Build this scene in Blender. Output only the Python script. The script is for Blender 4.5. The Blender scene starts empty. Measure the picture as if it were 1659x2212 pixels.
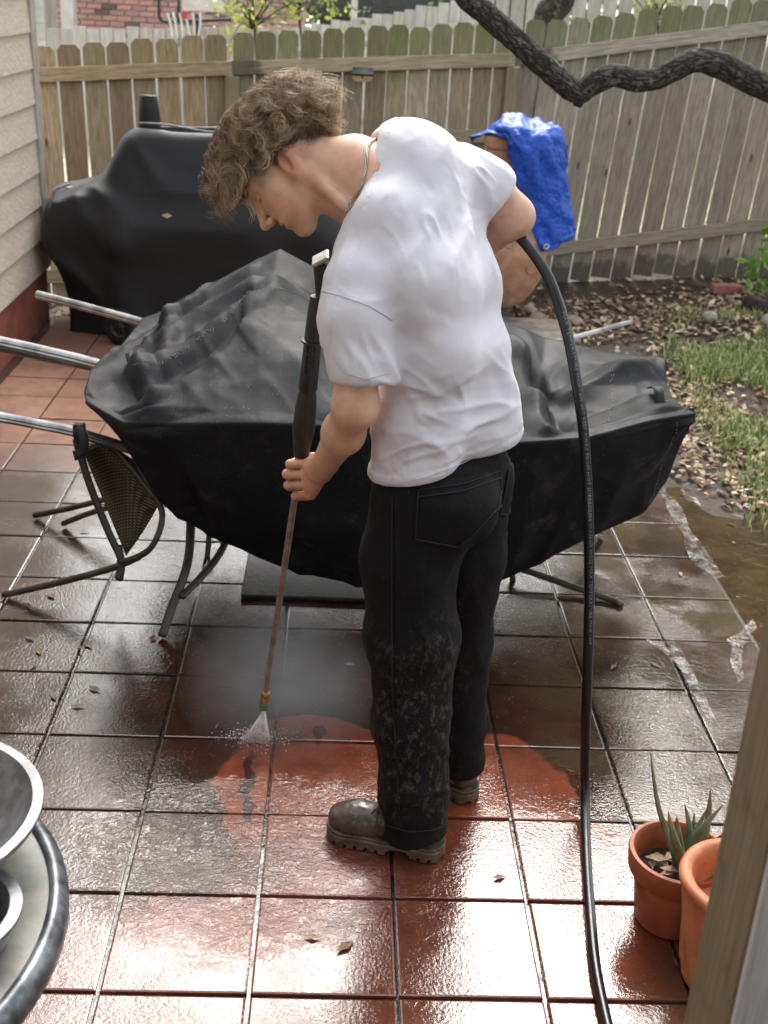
import bpy, bmesh, math, random
import numpy as np
import mathutils.bvhtree
from mathutils import Vector, Matrix, Quaternion
random.seed(7); RNG = np.random.default_rng(11)
SC = bpy.context.scene
COL = SC.collection
R_ = math.radians
# ------------------------------------------------------------------ camera
FPX, W0, H0 = 2573.4, 1659.0, 2212.0
YAW, PITCH, ROLL = 0.04689, 0.41492, -0.05402
CAMP = np.array([-0.1696, -1.8403, 1.9174])
def _basis():
    sy, cy = math.sin(YAW), math.cos(YAW); sp, cp = math.sin(PITCH), math.cos(PITCH); sr, cr = math.sin(ROLL), math.cos(ROLL)
    f0 = np.array([sy, cy, 0.]); r0 = np.array([cy, -sy, 0.]); up = np.array([0, 0, 1.])
    fw = f0*cp - up*sp; dn = -(up*cp + f0*sp)
    return r0*cr + dn*sr, -r0*sr + dn*cr, fw
CX, CY, CZ = _basis()
cam = bpy.data.objects.new('camera', bpy.data.cameras.new('camera')); COL.objects.link(cam)
M = Matrix.Identity(4)
for i in range(3):
    M[i][0], M[i][1], M[i][2], M[i][3] = CX[i], -CY[i], -CZ[i], CAMP[i]
cam.matrix_world = M
cam.data.sensor_fit = 'VERTICAL'; cam.data.sensor_height = 24.0
cam.data.lens = 24.0*FPX/H0
cam.data.clip_start = 0.05; cam.data.clip_end = 500
cam.data.dof.use_dof = True; cam.data.dof.focus_distance = 2.6; cam.data.dof.aperture_fstop = 4.0
SC.camera = cam
# ------------------------------------------------------------------ light
SUN_EL, SUN_AZ = R_(45), R_(6)       # azimuth from +Y towards +X
wd = bpy.data.worlds.new('World'); SC.world = wd; wd.use_nodes = True
wn = wd.node_tree; bg = wn.nodes['Background']
sky = wn.nodes.new('ShaderNodeTexSky'); sky.sky_type = 'NISHITA'; sky.sun_disc = False
sky.sun_elevation = SUN_EL; sky.sun_rotation = SUN_AZ; sky.dust_density = 4.0; sky.air_density = 1.0; sky.ozone_density = 1.0
hs = wn.nodes.new('ShaderNodeHueSaturation'); hs.inputs['Saturation'].default_value = 0.25
wn.links.new(sky.outputs[0], hs.inputs['Color']); wn.links.new(hs.outputs[0], bg.inputs[0])
bg.inputs[1].default_value = 0.15
sl = bpy.data.lights.new('sun', 'SUN'); sl.energy = 1.2; sl.angle = R_(26); sl.color = (1, .95, .87)
so = bpy.data.objects.new('sun', sl); COL.objects.link(so)
sd = Vector((math.cos(SUN_EL)*math.sin(SUN_AZ), math.cos(SUN_EL)*math.cos(SUN_AZ), math.sin(SUN_EL)))
so.rotation_euler = sd.to_track_quat('Z', 'Y').to_euler(); so.location = (1, 3, 8)
SC.view_settings.view_transform = 'Standard'; SC.view_settings.look = 'None'
SC.view_settings.gamma = 1; SC.view_settings.use_curve_mapping = False
SC.view_settings.exposure = 1.75
SC.render.engine = 'CYCLES'
SC.cycles.max_bounces = 6; SC.cycles.transparent_max_bounces = 12
SC.cycles.sample_clamp_indirect = 6.0
SC.cycles.caustics_reflective = False; SC.cycles.caustics_refractive = False
# ------------------------------------------------------------------ pixel helpers (authoring only)
def ray(u, v): return CX*((u-W0/2)/FPX) + CY*((v-H0/2)/FPX) + CZ
def P(u, v, y=None, z=None, x=None, d=None):
    r = ray(u, v)
    t = (y-CAMP[1])/r[1] if y is not None else (z-CAMP[2])/r[2] if z is not None else (x-CAMP[0])/r[0] if x is not None else d
    return CAMP + r*t
def G(u, v, z=0.0): return P(u, v, z=z)
def depth(p): return float(np.dot(np.asarray(p)-CAMP, CZ))
def RP(px, p): return px*depth(p)/FPX
def lin(c): return tuple((x/12.92 if x <= .04045 else ((x+.055)/1.055)**2.4) for x in c)
def hexc(s): return lin(tuple(int(s[i:i+2], 16)/255 for i in (0, 2, 4)))
# ------------------------------------------------------------------ object helpers
def link(name, me, mat=None, parent=None):
    o = bpy.data.objects.new(name, me); COL.objects.link(o)
    if mat is not None and me is not None:
        for m in (mat if isinstance(mat, (list, tuple)) else [mat]): me.materials.append(m)
    if parent is not None: o.parent = parent
    return o
def tag(o, label=None, cat=None, group=None, kind=None):
    if label: o['label'] = label
    if cat: o['category'] = cat
    if group: o['group'] = group
    if kind: o['kind'] = kind
    return o
def empty(name, loc=(0, 0, 0), label=None, cat=None, group=None, rz=0):
    o = bpy.data.objects.new(name, None); COL.objects.link(o); o.location = loc; o.rotation_euler = (0, 0, rz)
    o.empty_display_size = .1
    return tag(o, label, cat, group)
def npmesh(name, V, F, smooth=True):
    me = bpy.data.meshes.new(name)
    V = np.asarray(V, np.float32)
    if isinstance(F, np.ndarray):
        n, k = F.shape
        me.vertices.add(len(V)); me.vertices.foreach_set('co', V.ravel())
        me.loops.add(n*k); me.loops.foreach_set('vertex_index', F.astype(np.int32).ravel())
        me.polygons.add(n); me.polygons.foreach_set('loop_start', np.arange(0, n*k, k, dtype=np.int32))
        me.polygons.foreach_set('use_smooth', np.full(n, smooth))
        me.update(calc_edges=True); me.validate()
    else:
        me.from_pydata([tuple(map(float, v)) for v in V], [], F)
        me.polygons.foreach_set('use_smooth', [smooth]*len(me.polygons))
        me.update()
    return me
class MB:
    """collects shapes for ONE mesh"""
    def __init__(s): s.v = []; s.f = []
    def add(s, V, F):
        b = len(s.v); s.v += [tuple(map(float, p)) for p in V]; s.f += [tuple(i+b for i in f) for f in F]; return s
    def box(s, c, d, rot=None, bev=0.0):
        bm = bmesh.new(); bmesh.ops.create_cube(bm, size=1.0)
        bmesh.ops.scale(bm, vec=d, verts=bm.verts)
        if bev: bmesh.ops.bevel(bm, geom=list(bm.edges), offset=bev, segments=1, affect='EDGES', profile=.5)
        Mx = Matrix.Translation(Vector(c)) @ (rot.to_4x4() if rot is not None else Matrix.Identity(4))
        bmesh.ops.transform(bm, matrix=Mx, verts=bm.verts)
        bm.verts.index_update()
        s.add([v.co for v in bm.verts], [[v.index for v in f.verts] for f in bm.faces]); bm.free(); return s
    def tube(s, pts, rad, n=8, caps=True, flat=1.0, up=None):
        pts = [np.asarray(p, float) for p in pts]; m = len(pts)
        rad = [rad]*m if np.isscalar(rad) else list(rad)
        T = [pts[min(i+1, m-1)]-pts[max(i-1, 0)] for i in range(m)]
        T = [t/(np.linalg.norm(t)+1e-12) for t in T]
        a = np.array(up, float) if up is not None else np.array([0, 0, 1.]) if abs(T[0][2]) < .9 else np.array([1., 0, 0])
        V = []; F = []
        for i in range(m):
            a = a - T[i]*np.dot(a, T[i]); a /= np.linalg.norm(a)+1e-12
            b = np.cross(T[i], a)
            for k in range(n):
                th = 2*math.pi*k/n
                V.append(pts[i] + rad[i]*(a*math.cos(th)*flat + b*math.sin(th)))
        for i in range(m-1):
            for k in range(n):
                k2 = (k+1) % n
                F.append((i*n+k, i*n+k2, (i+1)*n+k2, (i+1)*n+k))
        if caps:
            F.append(tuple(range(n-1, -1, -1))); F.append(tuple((m-1)*n+k for k in range(n)))
        return s.add(V, F)
    def lathe(s, prof, c=(0, 0, 0), n=32, fn=None):
        V = []; F = []; m = len(prof)
        for i, (r, z) in enumerate(prof):
            for k in range(n):
                th = 2*math.pi*k/n; rr = r if fn is None else r + fn(th, z, i)
                V.append((c[0]+rr*math.cos(th), c[1]+rr*math.sin(th), c[2]+z))
        for i in range(m-1):
            for k in range(n):
                k2 = (k+1) % n; F.append((i*n+k, i*n+k2, (i+1)*n+k2, (i+1)*n+k))
        return s.add(V, F)
    def build(s, name, mat, parent=None, smooth=False, loc=None):
        me = npmesh(name, s.v, s.f, smooth)
        o = link(name, me, mat, parent)
        if loc is not None: o.location = loc
        return o
def autosmooth(o, ang=40):
    me = o.data
    me.polygons.foreach_set('use_smooth', [True]*len(me.polygons))
    bm = bmesh.new(); bm.from_mesh(me)
    for e in bm.edges:
        if len(e.link_faces) == 2 and e.calc_face_angle(0) > R_(ang): e.smooth = False
    bm.to_mesh(me); bm.free(); return o
def catmull(pts, n=8):
    pts = [np.asarray(p, float) for p in pts]; out = []
    for i in range(len(pts)-1):
        p0 = pts[max(i-1, 0)]; p1 = pts[i]; p2 = pts[i+1]; p3 = pts[min(i+2, len(pts)-1)]
        for k in range(n):
            t = k/n
            out.append(.5*((2*p1)+(-p0+p2)*t+(2*p0-5*p1+4*p2-p3)*t*t+(-p0+3*p1-3*p2+p3)*t**3))
    out.append(pts[-1]); return out
# ------------------------------------------------------------------ numpy noise
_perm = np.random.default_rng(3).permutation(1024)
_val = np.random.default_rng(4).uniform(-1, 1, 1024)
def vnoise(p):
    p = np.asarray(p, float); i = np.floor(p).astype(np.int64); f = p-i; f = f*f*(3-2*f)
    out = 0
    for dx in (0, 1):
        for dy in (0, 1):
            for dz in (0, 1):
                h = _perm[(_perm[(_perm[(i[..., 0]+dx) & 1023]+i[..., 1]+dy) & 1023]+i[..., 2]+dz) & 1023]
                w = (f[..., 0] if dx else 1-f[..., 0])*(f[..., 1] if dy else 1-f[..., 1])*(f[..., 2] if dz else 1-f[..., 2])
                out = out + w*_val[h]
    return out
def fbm(p, o=3):
    p = np.asarray(p, float); s = 0; a = 1.
    for k in range(o): s = s + a*vnoise(p*(2**k)+k*17.3); a *= .5
    return s
def nz(p, scale, o=2, off=0.0): return fbm(np.asarray(p)*scale+off, o)
def sstep(a, b, x):
    t = np.clip((x-a)/(b-a), 0, 1); return t*t*(3-2*t)
# ------------------------------------------------------------------ SDF + surface nets
def seg(p, a, b, ra, rb=None):
    rb = ra if rb is None else rb; a = np.asarray(a, float); b = np.asarray(b, float); ab = b-a
    t = np.clip(((p-a) @ ab)/(ab @ ab+1e-12), 0, 1)
    return np.sqrt((((p-a)-t[:, None]*ab)**2).sum(1)) - (ra+(rb-ra)*t)
def ell(p, c, r, axes=None):
    q = p-np.asarray(c, float)
    if axes is not None: q = q @ np.asarray(axes).T
    r = np.asarray(r, float); k0 = np.sqrt(((q/r)**2).sum(1)); k1 = np.sqrt(((q/(r*r))**2).sum(1))
    return np.where(k1 < 1e-9, -r.min(), k0*(k0-1)/(k1+1e-9))
def smin(a, b, k):
    h = np.clip(.5+.5*(b-a)/k, 0, 1); return b+(a-b)*h-k*h*(1-h)
def smax(a, b, k): return -smin(-a, -b, k)
def chain(p, pts, k=.02):
    d = None
    for (a, ra), (b, rb) in zip(pts[:-1], pts[1:]):
        s = seg(p, a, b, ra, rb); d = s if d is None else smin(d, s, k)
    return d
def nets(fn, lo, hi, h, B=6):
    lo = np.asarray(lo, float); hi = np.asarray(hi, float)
    nb = np.ceil((hi-lo)/(h*B)).astype(int)+1; n = nb*B
    Hc = h*B
    ci = np.stack(np.meshgrid(*[np.arange(k) for k in nb], indexing='ij'), -1).reshape(-1, 3)
    dc = fn(lo+(ci+.5)*Hc-.5*h)
    D = np.repeat(np.repeat(np.repeat(np.sign(dc).reshape(nb)*Hc, B, 0), B, 1), B, 2).astype(np.float32)
    act = ci[np.abs(dc) < Hc*1.25]
    loc = np.stack(np.meshgrid(*[np.arange(B)]*3, indexing='ij'), -1).reshape(-1, 3)
    for s in range(0, len(act), 1500):
        idx = (act[s:s+1500, None, :]*B+loc[None]).reshape(-1, 3)
        D[idx[:, 0], idx[:, 1], idx[:, 2]] = fn(lo+idx*h)
    ins = D < 0
    c8 = [(a, b, c) for a in (0, 1) for b in (0, 1) for c in (0, 1)]
    def sh(A, o): return A[o[0]:A.shape[0]-1+o[0], o[1]:A.shape[1]-1+o[1], o[2]:A.shape[2]-1+o[2]]
    anyi = np.zeros(tuple(n-1), bool); alli = np.ones(tuple(n-1), bool)
    for o in c8: anyi |= sh(ins, o); alli &= sh(ins, o)
    cells = np.argwhere(anyi & ~alli)
    val = np.stack([D[cells[:, 0]+o[0], cells[:, 1]+o[1], cells[:, 2]+o[2]] for o in c8], 1).astype(float)
    acc = np.zeros((len(cells), 3)); cnt = np.zeros(len(cells))
    for i in range(8):
        for j in range(i+1, 8):
            if sum(abs(c8[i][k]-c8[j][k]) for k in range(3)) != 1: continue
            m = (val[:, i] < 0) != (val[:, j] < 0)
            t = val[:, i]/(val[:, i]-val[:, j]+1e-20)
            pt = np.array(c8[i])+t[:, None]*(np.array(c8[j])-np.array(c8[i]))
            acc[m] += pt[m]; cnt[m] += 1
    V = lo+(cells+acc/np.maximum(cnt, 1)[:, None])*h
    idm = np.full(tuple(n-1), -1, np.int64); idm[cells[:, 0], cells[:, 1], cells[:, 2]] = np.arange(len(cells))
    F = []
    for ax in range(3):
        a1, a2 = (ax+1) % 3, (ax+2) % 3
        s0 = [slice(1, -1)]*3; s0[ax] = slice(0, -1); s1 = [slice(1, -1)]*3; s1[ax] = slice(1, None)
        A = ins[tuple(s0)]; Bb = ins[tuple(s1)]
        e = np.argwhere(A != Bb); o = np.ones(3, int); o[ax] = 0; e2 = e+o
        flip = A[e[:, 0], e[:, 1], e[:, 2]]
        q = []
        for d1, d2 in ((0, 0), (1, 0), (1, 1), (0, 1)):
            c = e2.copy(); c[:, a1] -= d1; c[:, a2] -= d2
            c = np.minimum(c, n-2)
            q.append(idm[c[:, 0], c[:, 1], c[:, 2]])
        q = np.stack(q, 1)
        q[~flip] = q[~flip][:, ::-1]
        F.append(q)
    F = np.concatenate(F); F = F[(F >= 0).all(1)]
    return V, F
def vnormals(V, F):
    n = np.cross(V[F[:, 2]]-V[F[:, 0]], V[F[:, 3]]-V[F[:, 1]])
    N = np.zeros_like(V)
    for k in range(4): np.add.at(N, F[:, k], n)
    return N/(np.linalg.norm(N, axis=1)[:, None]+1e-12)
def lap(V, F, it=2, lam=.5):
    E = np.concatenate([F[:, [0, 1]], F[:, [1, 2]], F[:, [2, 3]], F[:, [3, 0]]])
    E = np.concatenate([E, E[:, ::-1]]); deg = np.bincount(E[:, 0], minlength=len(V))[:, None]
    for _ in range(it):
        S = np.zeros_like(V); np.add.at(S, E[:, 0], V[E[:, 1]]); V = V+lam*(S/np.maximum(deg, 1)-V)
    return V
def vcol(me, name, C):
    a = me.color_attributes.new(name, 'FLOAT_COLOR', 'POINT')
    C = np.asarray(C, np.float32)
    if C.shape[1] == 3: C = np.c_[C, np.ones(len(C), np.float32)]
    a.data.foreach_set('color', C.ravel())
# ------------------------------------------------------------------ material DSL
class NT:
    def __init__(s, name):
        s.m = bpy.data.materials.new(name); s.m.use_nodes = True; s.t = s.m.node_tree; s.b = s.t.nodes['Principled BSDF']; s._pos = None
    def n(s, typ, **kw):
        x = s.t.nodes.new(typ)
        for k, v in kw.items(): setattr(x, k, v)
        return x
    def put(s, sock, v):
        if isinstance(v, bpy.types.NodeSocket): s.t.links.new(v, sock)
        elif isinstance(v, (tuple, list)) and len(v) == 3 and sock.type == 'RGBA': sock.default_value = (*v, 1)
        else: sock.default_value = v
    def math(s, op, a, b=0.0, c=None, clamp=False):
        x = s.n('ShaderNodeMath', operation=op, use_clamp=clamp); s.put(x.inputs[0], a); s.put(x.inputs[1], b)
        if c is not None: s.put(x.inputs[2], c)
        return x.outputs[0]
    def vm(s, op, a, b=(0, 0, 0)):
        x = s.n('ShaderNodeVectorMath', operation=op); s.put(x.inputs[0], a); s.put(x.inputs[1], b)
        return x.outputs['Value'] if op in ('LENGTH', 'DISTANCE', 'DOT_PRODUCT') else x.outputs[0]
    def pos(s):
        return s.n('ShaderNodeNewGeometry').outputs['Position']
    def obj(s, scale=(1, 1, 1), rnd=True):
        o = s.n('ShaderNodeTexCoord').outputs['Object']
        v = s.vm('MULTIPLY', o, scale)
        if rnd:
            r = s.n('ShaderNodeObjectInfo').outputs['Random']
            k = s.n('ShaderNodeCombineXYZ'); a = s.math('MULTIPLY', r, 37.0); s.put(k.inputs[0], a); s.put(k.inputs[1], s.math('MULTIPLY', r, 91.0)); s.put(k.inputs[2], a)
            v = s.vm('ADD', v, k.outputs[0])
        return v
    def noise(s, vec, scale, detail=4, rough=.55, dist=0.0):
        x = s.n('ShaderNodeTexNoise'); s.put(x.inputs['Vector'], vec); s.put(x.inputs['Scale'], scale); s.put(x.inputs['Detail'], detail); s.put(x.inputs['Roughness'], rough); s.put(x.inputs['Distortion'], dist)
        return x.outputs[0]
    def vor(s, vec, scale, feature='F1', out=0):
        x = s.n('ShaderNodeTexVoronoi', feature=feature); s.put(x.inputs['Vector'], vec); s.put(x.inputs['Scale'], scale); return x.outputs[out]
    def ramp(s, f, a, b, lo=0.0, hi=1.0, smooth=True):
        x = s.n('ShaderNodeMapRange'); x.interpolation_type = 'SMOOTHSTEP' if smooth else 'LINEAR'
        s.put(x.inputs[0], f); x.inputs[1].default_value = a; x.inputs[2].default_value = b; s.put(x.inputs[3], lo); s.put(x.inputs[4], hi); return x.outputs[0]
    def mix(s, f, a, b, blend='MIX'):
        x = s.n('ShaderNodeMix', data_type='RGBA', blend_type=blend); s.put(x.inputs[0], f); s.put(x.inputs[6], a); s.put(x.inputs[7], b); return x.outputs[2]
    def bump(s, h, strength=.5, dist=.01, prev=None):
        x = s.n('ShaderNodeBump'); s.put(x.inputs['Height'], h); s.put(x.inputs['Strength'], strength); s.put(x.inputs['Distance'], dist)
        if prev is not None: s.put(x.inputs['Normal'], prev)
        return x.outputs[0]
    def set(s, **kw):
        nm = dict(color='Base Color', rough='Roughness', metal='Metallic', normal='Normal', ior='IOR', coat='Coat Weight', coatr='Coat Roughness', sheen='Sheen Weight', trans='Transmission Weight', alpha='Alpha', sss='Subsurface Weight', spec='Specular IOR Level', coatn='Coat Normal')
        for k, v in kw.items(): s.put(s.b.inputs[nm[k]], v)
        return s
def simple(name, c1, c2=None, scale=20, rough=.6, bump=0.0, bdist=.003, bscale=None, metal=0.0, stretch=(1, 1, 1), rnd=True, **kw):
    t = NT(name); v = t.obj(stretch, rnd)
    c2 = c2 or tuple(x*.7 for x in c1)
    f = t.noise(v, scale, 5, .6)
    t.set(color=t.mix(t.ramp(f, .35, .65), c1, c2), rough=rough, metal=metal, **kw)
    if bump: t.set(normal=t.bump(t.noise(v, bscale or scale*3, 4, .6), bump, bdist))
    return t.m
# ================================================================== SETTING
T = 0.31
ROFF = {0: .046, 1: -.012, 2: -.062, 3: -.028, 4: .013, 5: -.014, 6: -.045, 7: .02, 8: .02, 9: .05, 10: .087, 11: .13, 12: .15, 13: .1}
def rowy(j): return T*(j+ROFF.get(j, .05 if j > 13 else 0))
# ---- wet paver material
def paver_material():
    t = NT('wet_paver'); p = t.pos(); s = t.n('ShaderNodeSeparateXYZ'); t.put(s.inputs[0], p); x, y = s.outputs[0], s.outputs[1]
    oi = t.n('ShaderNodeObjectInfo').outputs['Random']
    warp = t.vm('SCALE', t.vm('SUBTRACT', t.n('ShaderNodeTexNoise').outputs['Color'], (.5, .5, .5)))
    wn_ = [n for n in t.t.nodes if n.type == 'TEX_NOISE'][-1]; t.put(wn_.inputs['Vector'], p); wn_.inputs['Scale'].default_value = 9; wn_.inputs['Detail'].default_value = 5
    [n for n in t.t.nodes if n.type == 'VECT_MATH' and n.operation == 'SCALE'][-1].inputs['Scale'].default_value = .10
    pw = t.vm('ADD', p, warp)
    def blob(c, r):
        d = t.vm('LENGTH', t.vm('DIVIDE', t.vm('SUBTRACT', pw, (c[0], c[1], 0)), (r[0], r[1], 9)))
        return d
    # washed (clean) area: union of blobs on the ground, a stain border left by the jet
    def gb(u, v, ru, rv):
        c = G(u, v); a = G(u+ru, v); b = G(u, v-rv); return blob(c, (abs(a[0]-c[0]), abs(b[1]-c[1])))
    m = None
    for q in [(680, 1690, 205, 135), (880, 1760, 330, 175), (1090, 1720, 140, 130), (640, 1610, 120, 62), (560, 1700, 75, 120), (1030, 1960, 420, 260), (700, 2230, 800, 320), (1150, 1480, 0, 0)][:7]:
        b = gb(*q); m = b if m is None else t.math('MINIMUM', m, b)
    crisp = t.ramp(y, .42, .62); clean = t.mix(crisp, t.ramp(t.math('ADD', m, t.math('MULTIPLY', t.math('SUBTRACT', t.noise(p, 5, 5, .65), .5), .9)), .75, 1.3, .68, .1), t.ramp(m, .99, 1.07, 1, 0))
    # slivers the jet missed
    for q in [(537, 1680, 13, 70), (690, 1592, 12, 22), (540, 1760, 10, 26)]:
        b = gb(*q); clean = t.math('MULTIPLY', clean, t.ramp(b, .9, 1.05))
    half = t.ramp(t.noise(p, 3.0, 4), .42, .62)
    fine = t.noise(p, 160, 3, .7); mid = t.noise(p, 14, 5, .65); big = t.noise(p, 2.2, 3)
    red = t.mix(t.ramp(mid, .35, .7), hexc('8a4830'), hexc('6b3322'))
    red = t.mix(t.ramp(oi, 0, 1, 0, .45), red, hexc('623c2d'))
    dirt = t.mix(t.ramp(mid, .3, .7), hexc('3d2d22'), hexc('261b14'))
    dirt = t.mix(t.math('MULTIPLY', half, .55), dirt, hexc('4a271b'))
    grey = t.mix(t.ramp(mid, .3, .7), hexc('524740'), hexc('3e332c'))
    dry = t.mix(t.ramp(t.noise(p, 6, 5, .7), .35, .68), hexc('97715f'), hexc('795a4d'))
    dry = t.mix(t.ramp(oi, .0, 1.0, 0, .5), dry, hexc('86604f'))
    # which part is still dry: far end by the house wall
    drym = t.ramp(t.math('ADD', y, t.math('MULTIPLY', big, 1.0)), 3.1, 3.9)
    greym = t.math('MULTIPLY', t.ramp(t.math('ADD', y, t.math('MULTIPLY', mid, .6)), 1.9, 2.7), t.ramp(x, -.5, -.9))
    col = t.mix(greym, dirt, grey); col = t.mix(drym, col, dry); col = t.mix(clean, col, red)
    spk = t.ramp(t.vor(p, 95), .16, .10); spk = t.math('MULTIPLY', spk, t.ramp(t.noise(p, 37, 2), .5, .6))
    col = t.mix(t.math('MULTIPLY', spk, .55), col, hexc('b59a86'))
    col = t.mix(t.ramp(fine, .55, .75, 0, .3), col, hexc('2c1a14'))
    # mud film at the right: pale brown silty water
    silt = t.math('MULTIPLY', t.ramp(t.noise(pw, 2.6, 4), .48, .60), t.ramp(t.math('ADD', x, t.math('MULTIPLY', mid, .3)), .35, .75))
    silt = t.math('MULTIPLY', silt, t.ramp(clean, 0, 1, 1, 0))
    col = t.mix(t.math('MULTIPLY', silt, .7), col, hexc('54442f'))
    wet = t.math('SUBTRACT', 1.0, t.math('MULTIPLY', drym, .95))
    pool = t.ramp(t.noise(pw, 3.3, 3), .40, .56)
    rough = t.math('ADD', t.math('MULTIPLY', t.ramp(t.noise(p, 5, 4), .35, .65), .14), .10)
    rough = t.mix(drym, rough, (.75, .75, .75))
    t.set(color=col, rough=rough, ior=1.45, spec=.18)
    # relief: grit, film ripples, flowing wavelets
    h1 = t.noise(p, 120, 3, .6)
    sp_ = t.vm('MULTIPLY', pw, (1, 1.9, 1))
    h2 = t.math('ADD', t.noise(sp_, 30, 3, .6, .9), t.math('MULTIPLY', t.noise(sp_, 80, 2, .6, .6), .35))
    rip = gb(560, 1860, 420, 190); ripm = t.ramp(t.math('ADD', rip, t.math('MULTIPLY', mid, .5)), .75, 1.35, .9, .10)
    b1 = t.bump(h1, t.math('ADD', t.math('MULTIPLY', t.math('SUBTRACT', 1.0, t.math('MULTIPLY', pool, .75)), .35), .04), .0035)
    b2 = t.bump(h2, t.math('MULTIPLY', ripm, .7), .016, b1)
    t.set(normal=b1)
    t.set(coat=wet, coatr=t.math('ADD', t.math('MULTIPLY', t.ramp(t.noise(p, 5, 4), .35, .65), .06), .03), coatn=b2)
    t.b.inputs['Coat IOR'].default_value = 1.55
    return t.m
M_PAVER = paver_material()
def wet_bed():
    t = NT('patio_bed_mortar'); p = t.pos()
    t.set(color=t.mix(t.ramp(t.noise(p, 20, 4), .35, .65), hexc('4a4037'), hexc('2b241d')), rough=.22, coat=.6, coatr=.05)
    t.set(normal=t.bump(t.noise(p, 60, 3), .4, .008)); return t.m
patio = MB().box((-.33, 1.2, -.035), (3.16, 4.62, .05)).box((-.65, 4.41, -.035), (2.52, 1.8, .05)).build('patio', wet_bed()); tag(patio, kind='structure')
def paver_mesh(w, d):
    bm = bmesh.new(); bmesh.ops.create_cube(bm, size=1.0); bmesh.ops.scale(bm, vec=(w, d, .04), verts=bm.verts)
    top = [e for e in bm.edges if all(v.co.z > 0 for v in e.verts)]
    bmesh.ops.bevel(bm, geom=top, offset=.005, segments=2, affect='EDGES', profile=.6)
    me = bpy.data.meshes.new('paver'); bm.to_mesh(me); bm.free(); me.materials.append(M_PAVER)
    return me
_pm = {}
for j in range(-3, 17):
    y0, y1 = rowy(j), rowy(j+1)
    for i in range(-7, 4):
        if i > 1 and j > 10: continue
        x0, x1 = i*T, (i+1)*T
        if i == -7: x0 = -1.905
        if x1-x0 < .05: continue
        key = (round(x1-x0, 2), round(y1-y0, 3))
        if key not in _pm: _pm[key] = paver_mesh(x1-x0-.0075, y1-y0-.0075)
        o = link('paver', _pm[key], None, patio)
        o.location = ((x0+x1)/2+random.uniform(-.0015, .0015), (y0+y1)/2+random.uniform(-.0015, .0015), -.02+random.uniform(-.0018, .0018))
        o.rotation_euler = (random.uniform(-.004, .004), random.uniform(-.004, .004), random.uniform(-.004, .004))
# ---- ground, one sheet to the horizon, with soil
def ground_z(x, y):
    x = np.asarray(x, float); y = np.asarray(y, float)
    fx = [-3, -2.27, -.9, 1.1, 3.3, 5]; fz = [-.02, -.02, -.02, .0, .13, .2]
    for (u, yy, v), k in zip([(20, 6.15, 650), (500, 6.45, 648), (1110, 6.75, 615), (1800, 6.55, 588)], (1, 2, 3, 4)):
        q = P(u, v, y=yy); fx[k] = q[0]; fz[k] = q[2]
    zf = np.interp(x, fx, fz)
    w = np.where(x < 1.0, sstep(5.25, 6.1, y), sstep(3.3, 6.3, y))
    z = -.04*(1-w)+zf*w
    z = z + .012*vnoise(np.stack([x*2.1, y*2.1, 0*x], -1))*sstep(.05, .5, np.maximum(x-1.3, y-3.6))
    z = z + 1.0*sstep(8, 16, y)*sstep(-4, 6, x)
    z = np.where((x < 1.24) & (y < 3.45) | (x < .62) & (y < 5.2), np.minimum(z, -.09), z)
    return z
def soil():
    t = NT('bare_soil'); p = t.pos()
    f = t.noise(p, 3, 5, .65); g = t.noise(p, 60, 4, .7)
    c = t.mix(t.ramp(f, .35, .65), hexc('5b4e42'), hexc('40352b')); c = t.mix(t.ramp(g, .4, .7, 0, .6), c, hexc('2d251e'))
    s = t.n('ShaderNodeSeparateXYZ'); t.put(s.inputs[0], p)
    wetm = t.ramp(t.math('ADD', s.outputs[0], t.math('MULTIPLY', f, .8)), 1.75, 2.25, 1, 0)
    c = t.mix(t.math('MULTIPLY', wetm, .5), c, hexc('33261a'))
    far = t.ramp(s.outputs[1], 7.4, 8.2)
    c = t.mix(far, c, t.mix(t.ramp(f, .4, .6), hexc('cdc6b0'), hexc('a9ab86')))  # pale concrete and grass past the fence, lightened to look sunlit
    t.set(color=c, rough=t.math('SUBTRACT', .9, t.math('MULTIPLY', wetm, .55)), normal=t.bump(g, .7, .02)); return t.m
gx = np.unique(np.concatenate([np.linspace(-60, -4, 10), np.linspace(-4, 1.2, 14), np.linspace(1.26, 5, 60), np.linspace(5, 60, 16)]))
gy = np.unique(np.concatenate([np.linspace(-40, -2, 8), np.linspace(-2, 8, 90), np.linspace(8, 20, 25), np.linspace(20, 90, 10)]))
X, Y = np.meshgrid(gx, gy, indexing='ij')
V = np.stack([X, Y, ground_z(X, Y)], -1).reshape(-1, 3); ny = len(gy)
I = (np.arange(len(gx)-1)[:, None]*ny+np.arange(ny-1)[None]).ravel()
ground = link('ground', npmesh('ground', V, np.stack([I, I+ny, I+ny+1, I+1], 1)), soil()); tag(ground, kind='structure')
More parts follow.
